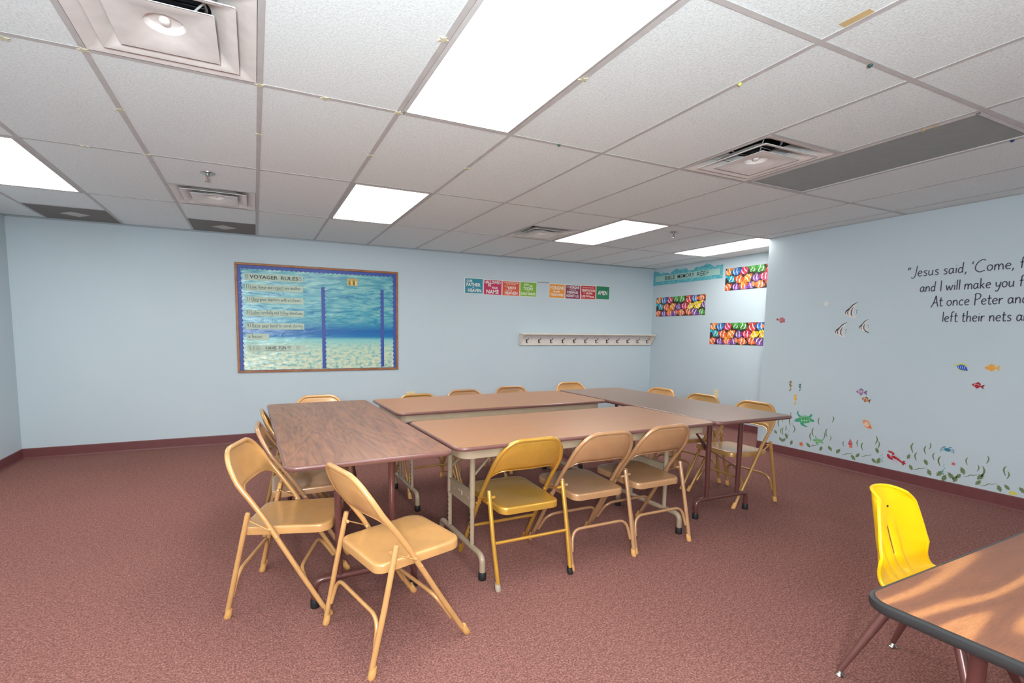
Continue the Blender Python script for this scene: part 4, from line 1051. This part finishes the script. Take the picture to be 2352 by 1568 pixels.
# ------------------------------------------------------------------ folding chairs
def chair_profile_u(z, D):
    """forward position of the front tube at height z"""
    pts = [(0.0, D), (0.20, D - 0.125), (0.38, D - 0.235), (0.45, D - 0.275), (0.52, D - 0.325), (0.60, D - 0.385), (0.68, D - 0.43), (0.745, D - 0.463)]
    for k in range(len(pts) - 1):
        if z <= pts[k + 1][0]:
            t = (z - pts[k][0]) / (pts[k + 1][0] - pts[k][0]); return pts[k][1] + (pts[k + 1][1] - pts[k][1]) * t
    return pts[-1][1]
HW, ZT = 0.203, 0.742
def hoop_top(y):
    a = 0.085; ay = abs(y)
    if ay <= a: return ZT
    t = min(1, (ay - a) / (HW - a)); return ZT - 0.165 * (1 - sqrt(max(0, 1 - t * t)))
def make_chair(kind, label, D=0.445):
    paint = {'tan': M['tan_paint'], 'pink': M['pink_paint'], 'gold': M['gold_paint'], 'bronze': M['bronze_paint']}[kind]
    caps = {'tan': [M['tan_rubber']] * 4, 'pink': [M['tan_rubber']] * 4, 'bronze': [M['tan_rubber']] * 4, 'gold': [M['grey_rubber'], M['black_rubber'], M['gold_paint'], M['gold_paint']]}[kind]
    t = empty('folding_chair'); tag(t, label, 'chair', 'metal folding chairs around the joined tables')
    R = 0.0115
    # front tube with backrest hoop
    path = []
    for z in (0.035, 0.1, 0.2, 0.3, 0.38, 0.44, 0.50, 0.54): path.append((chair_profile_u(z, D), -(HW + 0.012 * (1 - z / 0.54)), z))
    n = 22
    for k in range(n + 1):
        a = pi * k / n; c = cos(a)
        y = -HW * (abs(c) ** 0.85) * (1 if c > 0 else -1)
        z = hoop_top(y) if abs(y) < HW * 0.9999 else ZT - 0.165
        path.append((chair_profile_u(z, D), y, z))
    path += [(p[0], -p[1], p[2]) for p in reversed(path[:8])]
    mb = MB(); mb.tube(path, R, 12); mb.build('front_frame', paint, t)
    # rear legs
    for s in (-1, 1):
        mb = MB(); yy = s * (HW + 0.020)
        mb.tube([(0.004, s * (HW + .014), 0.035), (0.054, yy, 0.25), (0.104, yy, 0.472), (0.1065, yy, 0.482), (0.107, yy, 0.485)], [R, R, R, R * .9, R * .3], 12)
        mb.lathe([(0.004, -0.003), (0.004, 0.003)], None, 8, c=(0.093, yy + s * (R + .001), 0.425), axis=Matrix.Rotation(pi / 2, 3, 'X'))
        mb.build('rear_leg', paint, t)
        # linkage to the front tube
        l = MB(); ya = s * (HW + 0.004)
        xa, za = 0.100, 0.447; zb = 0.402; xb = chair_profile_u(zb, D) - .004
        l.tube([(xa, ya + s * .003, za), ((xa + xb) / 2, ya + s * .006, (za + zb) / 2), (xb, ya + s * .011, zb)], 0.006, 8, flat=.5)
        for (x, z) in ((xa, za), (xb, zb), (chair_profile_u(.36, D) , .365)): l.lathe([(0.003, -0.018), (0.0075, -0.015), (0.0075, 0.012), (0.003, 0.015)], None, 8, c=(x, s * (HW + .002), z), axis=Matrix.Rotation(pi / 2, 3, 'X'))
        l.build('link', paint, t)
    # braces
    if kind == 'gold':
        mb = MB(); mb.tube([(0.048, -HW - .010, 0.225), (0.048, HW + .010, 0.225)], 0.0085, 10); mb.build('rear_brace', paint, t)
        mb = MB(); u = chair_profile_u(.20, D); mb.tube([(u, -HW - .004, 0.20), (u, HW + .004, 0.20)], 0.0085, 10); mb.build('front_brace', paint, t)
    else:
        mb = MB(); e = HW + 0.002
        mb.tube(arc2([(0.022, -e, 0.095), (0.046, -e + .018, 0.205), (0.048, e - .018, 0.205), (0.022, e, 0.095)], 0.07, 8), 0.0085, 10); mb.build('rear_brace', paint, t)
        mb = MB(); uu = lambda z: chair_profile_u(z, D) - 0.010
        mb.tube(arc2([(uu(.09), -e + .008, 0.09), (uu(.20), -e + .026, 0.20), (uu(.20), e - .026, 0.20), (uu(.09), e - .008, 0.09)], 0.07, 8), 0.0085, 10); mb.build('front_brace', paint, t)
    # feet
    feet = [(0.002, HW + .014, 0), (0.002, -HW - .014, 0), (D + .006, HW + .012, 1), (D + .006, -HW - .012, 1)]
    for (x, y, fr), cm in zip(feet, caps):
        mb = MB(); lean = (-0.022 if fr else 0.008)
        mb.tube([(x + 0.0, y, 0.0), (x - 0.001, y, 0.004), (x + lean * .6, y, 0.022), (x + lean, y, 0.042)], [R * 1.15, R * 1.35, R * 1.3, R * 1.15], 12); mb.build('foot_cap', cm, t)
    # seat: pressed pan, rounded front corners, slightly dished
    ux0, ux1 = 0.050, D + 0.005
    def outline(k=0.0):
        pts = []
        hwR, hwF = 0.176 - k, 0.186 - k
        for cx, cy, a0, r in ((ux1 - k, -hwF, -90, .062), (ux1 - k, hwF, 0, .062), (ux0 + k, hwR, 90, .045), (ux0 + k, -hwR, 180, .045)):
            sx = -1 if a0 in (-90, 0) else 1; sy = 1 if cy < 0 else -1
            ox, oy = cx + sx * r, cy + sy * r
            for q in range(7): 
                a = radians(a0 + 90 * q / 6); pts.append((ox + r * cos(a), oy + r * sin(a)))
        return pts
    O = outline(); n = len(O); cx, cy = 0.24, 0
    def zt(x, y):
        f = (x - ux0) / (ux1 - ux0)
        dish = max(0, 1 - ((x - 0.20) / 0.17) ** 2) * max(0, 1 - (y / 0.165) ** 2)
        return 0.398 + 0.014 * f - 0.010 * dish
    rings = []
    rings.append([(cx + (x - cx) * .985, y * .985, zt(x, y) - 0.036) for x, y in O])
    rings.append([(x, y, zt(x, y) - 0.036) for x, y in O])
    rings.append([(x, y, zt(x, y) - 0.010) for x, y in O])
    rings.append([(cx + (x - cx) * .990, y * .990, zt(x, y) - 0.003) for x, y in O])
    rings.append([(cx + (x - cx) * .970, y * .970, zt(x, y)) for x, y in O])
    for s in (.9, .78, .62, .45, .28, .12): rings.append([(cx + (x - cx) * s, y * s, zt(cx + (x - cx) * s, y * s)) for x, y in O])
    vs = [p for r in rings for p in r]; fs = []
    for i in range(len(rings) - 1):
        for k in range(n): fs.append((i * n + k, i * n + (k + 1) % n, (i + 1) * n + (k + 1) % n, (i + 1) * n + k))
    fs.append(tuple((len(rings) - 1) * n + k for k in range(n))); fs.append(tuple(reversed([k for k in range(n)])))
    mb = MB(); mb.add(vs, fs, None, True); mb.build('seat', paint, t)
    # backrest sheet: dished, bowed lower edge
    rows = []; NY_, NZ = 24, 8
    for k in range(NZ + 1):
        r = []
        for i in range(NY_ + 1):
            y = -HW * .985 + 2 * HW * .985 * i / NY_; f = abs(y) / HW
            zb = 0.578 - 0.055 * f ** 7; zt_ = hoop_top(y) - 0.002; z = zb + (zt_ - zb) * k / NZ
            dish = 0.030 * (1 - f ** 2.2) * (1 - (k / NZ) ** 2 * .85)
            inner = 0.004 if (0.12 < k / NZ < .86 and f < .84) else 0
            r.append((chair_profile_u(z, D) - dish - inner, y, z))
        rows.append(r)
    mb = MB(); mb.grid(rows); o = mb.build('backrest', paint, t); solidify(o, 0.004)
    lip = [rows[0][i] for i in range(NY_ + 1)]
    mb = MB(); mb.tube(lip, 0.0042, 6); mb.build('lower_lip', paint, o)
    return t
proto = {k: None for k in ('tan', 'pink', 'gold', 'bronze')}
def place_chair(kind, x, y, deg, label):
    if proto[kind] is None:
        proto[kind] = make_chair(kind, label, 0.49 if kind == 'gold' else 0.445); o = proto[kind]
    else: o = copy_tree(proto[kind])
    o.location = (x, y, 0); o.rotation_euler = (0, 0, radians(deg)); o['label'] = label
    return o
place_chair('tan', 0.3015, 1.920, 14.5, 'golden tan folding chair nearest the camera, angled at the front of the walnut table')
place_chair('tan', -0.074, 2.5555, -19.9, 'golden tan folding chair at the left side of the walnut table')
place_chair('pink', 0.015, 3.020, -2, 'pinkish tan folding chair tucked under the walnut table, behind the left golden one')
place_chair('bronze', 0.045, 3.530, 1, 'folding chair almost hidden, farthest along the left side of the walnut table')
place_chair('tan', 0.470, 4.210, -90, 'tan folding chair beyond the far end of the walnut table')
place_chair('gold', 1.284, 2.075, 90.5, 'metallic gold folding chair with straight brace, first in the front row')
place_chair('pink', 1.749, 2.105, 90.5, 'pinkish tan folding chair in the middle of the front row of three')
place_chair('pink', 2.215, 2.130, 90.8, 'pinkish tan folding chair at the right of the front row of three')
place_chair('bronze', 1.262, 4.010, -89, 'far side chair mostly hidden under the ivory outlet')
place_chair('pink', 1.770, 4.180, -90, 'far side chair right of the ivory outlet, second from the left')
place_chair('pink', 2.320, 4.290, -91, 'far side chair below the left prayer cards, third from the left')
place_chair('tan', 3.140, 4.450, -90, 'far side chair by the corner of the tables, below the coat rack')
place_chair('tan', 3.665, 3.640, 180, 'chair backed to the recess, farthest on the right side')
place_chair('bronze', 3.650, 3.130, 180, 'bronze coloured folding chair in the middle of the right side, below the recess outlet')
place_chair('bronze', 3.650, 2.620, 178, 'bronze folding chair at the near end of the right side, beside the sea wall')

# ------------------------------------------------------------------ folding tables
TH = 0.733
def tube_leg_set(t, x, sgn, paint, wid, style):
    """wishbone leg frame at local x; sgn points to the table end"""
    if style == 'brown':
        r = 0.0155; vy = 0.128 if wid < .245 else 0.155; fy = wid
        for s in (-1, 1):
            mb = MB(); mb.tube([(x, s * vy, TH - 0.026), (x, s * vy, 0.40), (x, s * (vy - .004), 0.134)], [r * 1.1, r * 1.1, r * .92], 12); mb.build('leg', paint, t)
        mb = MB(); mb.tube(arc2([(x, -fy, 0.034), (x, -fy, 0.128), (x, fy, 0.128), (x, fy, 0.034)], 0.085, 9), r * .98, 12); mb.build('foot_bar', paint, t)
        mb = MB(); mb.tube([(x - sgn * .42, 0.0, TH - 0.026), (x - sgn * .17, 0.0, 0.46)], 0.008, 8); mb.tube([(x - sgn * .20, 0, .49), (x - sgn * .14, 0, .43)], 0.013, 10)
        for s in (-1, 1): mb.tube(arc2([(x - sgn * .155, 0, .445), (x - sgn * .03, s * .13, .34), (x - sgn * .006, s * (vy - .004), .30)], 0.03, 5), 0.0045, 6)
        mb.build('brace', paint, t)
    else:
        r = 0.0150; vy = 0.155; fy = wid
        for s in (-1, 1):
            mb = MB(); mb.tube([(x, s * vy, TH - 0.070), (x, s * vy, 0.34)], r * 1.05, 12); mb.tube([(x, s * vy, 0.34), (x, s * vy, 0.126)], r * .86, 12)
            leg = mb.build('leg', paint, t)
            hb = MB()
            for k in range(6): hb.box((x + sgn * (r * .86 - .001), s * vy - .004, 0.16 + k * .028), (x + sgn * (r * .86 + .0006), s * vy + .004, 0.172 + k * .028))
            hb.build('adjustment_holes', M['dark'], leg)
        mb = MB(); mb.tube(arc2([(x, -fy, 0.034), (x, -fy, 0.125), (x, fy, 0.125), (x, fy, 0.034)], 0.085, 9), r * 1.1, 12); mb.build('foot_bar', paint, t)
        mb = MB(); mb.box((x - .006, -vy + r, 0.345), (x + .006, vy - r, 0.425)); 
        for s in (-1, 1): mb.box((x + sgn * .006, s * .095 - .025, .378), (x + sgn * .0085, s * .095 + .025, .392))
        mb.box((x - .012, -vy + r, 0.342), (x + .012, vy - r, 0.348)); mb.box((x - .012, -vy + r, 0.422), (x + .012, vy - r, 0.428))
        mb.lathe([(0.016, -0.012), (0.016, 0.012)], None, 12, c=(x, 0.012, 0.385), axis=Matrix.Rotation(pi / 2, 3, 'Y'))
        mb.lathe([(0.016, -0.012), (0.016, 0.012)], None, 12, c=(x, -0.02, 0.385), axis=Matrix.Rotation(pi / 2, 3, 'Y'))
        mb.build('cross_panel', paint, t)
        mb = MB()
        for s in (-1, 1): mb.tube([(x - sgn * .22, s * .115, TH - 0.035), (x - sgn * .005, s * (vy - .02), .50)], 0.011, 8, flat=.4)
        mb.tube([(x - sgn * .22, -.13, TH - 0.035), (x - sgn * .22, .13, TH - 0.035)], 0.006, 8)
        mb.build('brace', M['steel_grey'] if False else paint, t)
    for s in (-1, 1):
        mb = MB(); mb.lathe([(0.0190, 0.0), (0.0205, 0.004), (0.0200, 0.038), (0.0175, 0.042)], None, 14, c=(x, s * wid, 0)); mb.build('foot_cap', M['black_rubber'], t)
def folding_table(cx, cy, deg, L, W, style, top, edge, leg, label, legx, fw):
    t = empty('folding_table', (cx, cy, 0), radians(deg)); tag(t, label, 'table', 'folding tables joined in a hollow rectangle')
    e = 0.010; rr = 0.055 if style == 'beige' else 0.040
    th = 0.019 if style == 'beige' else 0.022
    O = rrect(-L / 2 + e, -W / 2 + e, L / 2 - e, W / 2 - e, rr, 7)
    mb = MB(); mb.prism(O, TH - th + .002, TH); mb.build('tabletop', top, t)
    prof = [(-0.002, TH - th), (0.004, TH - th - .0005), (e * .8, TH - th * .78), (e, TH - th * .5), (e * .8, TH - th * .2), (0.004, TH - .0012), (0.0, TH - .0004)]
    mb = MB(); mb.ring(O, prof, closedprof=True); mb.build('edge_band', edge, t)
    if style == 'beige':
        O2 = rrect(-L / 2 + .045, -W / 2 + .045, L / 2 - .045, W / 2 - .045, .06, 7); mb = MB()
        mb.ring(O2, [(0, TH - th - .0006), (0, TH - th - .050), (-.012, TH - th - .054), (-.012, TH - th - .052), (-.002, TH - th - .048), (-.002, TH - th - .0006)]); mb.build('apron', M['beige_leg'], t)
        mb = MB(); mb.prism(rrect(-L / 2 + .05, -W / 2 + .05, L / 2 - .05, W / 2 - .05, .05, 5), TH - th - .004, TH - th - .0006); mb.build('underside', M['dust'], t)
    else:
        O2 = rrect(-L / 2 + .06, -W / 2 + .06, L / 2 - .06, W / 2 - .06, .03, 5); mb = MB()
        mb.ring(O2, [(0, TH - th - .0006), (0, TH - th - .016), (-.02, TH - th - .016), (-.02, TH - th - .0006)], smooth=False); mb.build('under_frame', edge, t)
    for sgn in (-1, 1): tube_leg_set(t, sgn * (L / 2 - legx), sgn, leg, fw, style)
    return t
folding_table(0.449, 3.012, 90.8, 1.885, 0.742, 'brown', M['walnut'], M['maroon_edge'], M['brown_leg'], 'dark walnut topped folding table at the left end', 0.222, 0.240)
folding_table(1.745, 2.512, 1.4, 1.800, 0.775, 'beige', M['tan_top'], M['maroon_edge'], M['beige_leg'], 'tan topped folding table in front, behind the row of three chairs', 0.190, 0.285)
folding_table(1.752, 3.583, 0.7, 1.800, 0.770, 'beige', M['tan_top'], M['maroon_edge'], M['beige_leg'], 'tan topped folding table at the back, beige apron facing the camera', 0.175, 0.285)
folding_table(3.032, 3.066, 89.2, 1.860, 0.735, 'brown', M['grey_top'], M['maroon_edge'], M['brown_leg'], 'greyish brown folding table at the right end, overhanging corner', 0.250, 0.250)

# ------------------------------------------------------------------ near classroom table
NT_Z = 0.62
nt = empty('classroom_table', (2.000, 0.317, 0), radians(1.0)); tag(nt, 'orange-brown woodgrain table with a black edge, cut by the right corner of the photo', 'table')
L_, W_t = 1.20, 0.76
O = rrect(-L_ / 2 + .012, -W_t / 2 + .012, L_ / 2 - .012, W_t / 2 - .012, .055, 8)
mb = MB(); mb.prism(O, NT_Z - .026, NT_Z); mb.build('tabletop', M['cathedral'], nt)
mb = MB(); mb.ring(O, [(-.002, NT_Z - .0285), (.006, NT_Z - .029), (.011, NT_Z - .024), (.013, NT_Z - .0145), (.011, NT_Z - .005), (.005, NT_Z - .0018), (0, NT_Z - .0004), (-.002, NT_Z - .001)]); mb.build('edge_band', M['black_edge'], nt)
for sx, sy in ((-1, -1), (-1, 1), (1, -1), (1, 1)):
    x, y = sx * (L_ / 2 - .235), sy * (W_t / 2 - .16)
    mb = MB(); mb.tube([(x, y, NT_Z - .040), (x, y, 0.30)], 0.0175, 14, M['brown_leg']); mb.tube([(x, y, 0.31), (x, y, 0.030)], 0.0145, 14, M['chrome']); mb.tube([(x, y, 0.030), (x, y, 0.012)], 0.006, 8, M['chrome'])
    lg = mb.build('leg', None, nt)
    g_ = MB(); g_.lathe([(0.0165, 0.0), (0.018, 0.004), (0.010, 0.012), (0.006, 0.016)], None, 14, c=(x, y, 0)); g_.build('glide', M['chrome'], lg)
mb = MB(); mb.ring(rrect(-L_ / 2 + .13, -W_t / 2 + .10, L_ / 2 - .13, W_t / 2 - .10, .03, 4), [(0, NT_Z - .0292), (0, NT_Z - .062), (-.012, NT_Z - .062), (-.012, NT_Z - .0292)], smooth=False); mb.build('under_frame', M['brown_leg'], nt)

# ------------------------------------------------------------------ yellow school chair
yc = empty('school_chair', (2.175, 1.02, 0), radians(-90 + 2)); tag(yc, 'bright yellow plastic school chair pulled up to the near classroom table', 'chair')
# local: +x forward (towards the table), origin between rear feet
def shell(s, t):
    """s in [-1,1] across, t 0 (front of seat) .. 1 (top of back)"""
    P = [(0.0, .395, .388, .185), (0.10, .345, .398, .192), (0.25, .24, .388, .192), (0.38, .140, .380, .186), (0.47, .085, .392, .178), (0.55, .050, .432, .172), (0.66, .026, .500, .166), (0.80, .006, .585, .148), (0.92, -.012, .660, .126), (1.0, -.024, .704, .100)]
    for k in range(len(P) - 1):
        if t <= P[k + 1][0]:
            u = (t - P[k][0]) / (P[k + 1][0] - P[k][0]); 
            p0 = P[max(0, k - 1)]; p1 = P[k]; p2 = P[k + 1]; p3 = P[min(len(P) - 1, k + 2)]
            def cr_(a): 
                m1 = (p2[a] - p0[a]) / max(1e-6, p2[0] - p0[0]) * (p2[0] - p1[0]); m2 = (p3[a] - p1[a]) / max(1e-6, p3[0] - p1[0]) * (p2[0] - p1[0])
                return (2 * u ** 3 - 3 * u * u + 1) * p1[a] + (u ** 3 - 2 * u * u + u) * m1 + (-2 * u ** 3 + 3 * u * u) * p2[a] + (u ** 3 - u * u) * m2
            x, z, hw = cr_(1), cr_(2), cr_(3); break
    y = s * hw
    bk = min(1, max(0, (t - .40) / .25)); 
    # sides curl forward on the back, upward on the seat
    curl = abs(s) ** 2.3
    x += bk * curl * 0.062
    z += (1 - bk) * curl * 0.018
    if t > .9: z -= (t - .9) / .1 * 0.022 * abs(s) ** 4
    if t < .1: z -= (.1 - t) / .1 * .022
    # raised ribs between the slots
    if .42 < t < .80:
        w = sin(pi * (t - .42) / .38) 
        for c in (-.33, 0, .33):
            d = abs(s - c)
            if d < .12: x += 0.012 * w * (1 - (d / .12) ** 2)
    return (x, y, z)
ss = []
for k in range(41): ss.append(-1 + 2 * k / 40)
tt = [k / 60 for k in range(61)]
rows = [[shell(s, t) for s in ss] for t in tt]
def skip(i, j):
    t = (tt[i] + tt[i + 1]) / 2; s = (ss[j] + ss[j + 1]) / 2
    if .58 < t < .755 and any(abs(s - c) < .030 for c in (-.175, .175)): return True
    return False
mb = MB(); mb.grid(rows, skip=skip); sh = mb.build('shell', M['yellow'], yc); solidify(sh, 0.006)
md = sh.modifiers.new('ss', 'SUBSURF'); md.levels = 1; md.render_levels = 1
rim = [rows[i][0] for i in range(61)] + [rows[60][j] for j in range(1, 40)] + [rows[i][40] for i in range(60, -1, -1)] + [rows[0][j] for j in range(39, 0, -1)]
mb = MB(); mb.tube([(p[0] - .001, p[1], p[2]) for p in rim], 0.0065, 8, closed=True); mb.build('rim', M['yellow'], sh)
for s in (-.30, .30):
    x, y, z = shell(s, .865); mb = MB(); mb.lathe([(0.0045, 0.0025), (0.0045, 0.0056)], None, 10, c=(x, y, z), axis=Matrix.Rotation(pi / 2, 3, 'Y')); 
    o = mb.build('bolt_hole', M['dark'], sh); o.scale = (1, 1, 1)
for sx, sy in ((-1, -1), (-1, 1), (1, -1), (1, 1)):
    top = (0.125 if sx < 0 else 0.26, sy * .085, 0.368); foot = (0.0 if sx < 0 else 0.39, sy * .195, 0.022)
    mb = MB(); mb.tube([top, tuple((a + c) / 2 for a, c in zip(top, foot)), foot], [.0165, .0150, .0090], 14); lg = mb.build('leg', M['plum_steel'], yc)
    g_ = MB(); g_.lathe([(0.0150, 0.0), (0.0170, 0.005), (0.010, 0.013), (0.007, 0.022)], None, 14, c=(foot[0], foot[1], 0)); g_.build('glide', M['chrome'], lg)
mb = MB(); mb.box((0.11, -.10, 0.364), (0.28, .10, 0.372)); mb.build('mounting_plate', M['steel_grey'], yc)
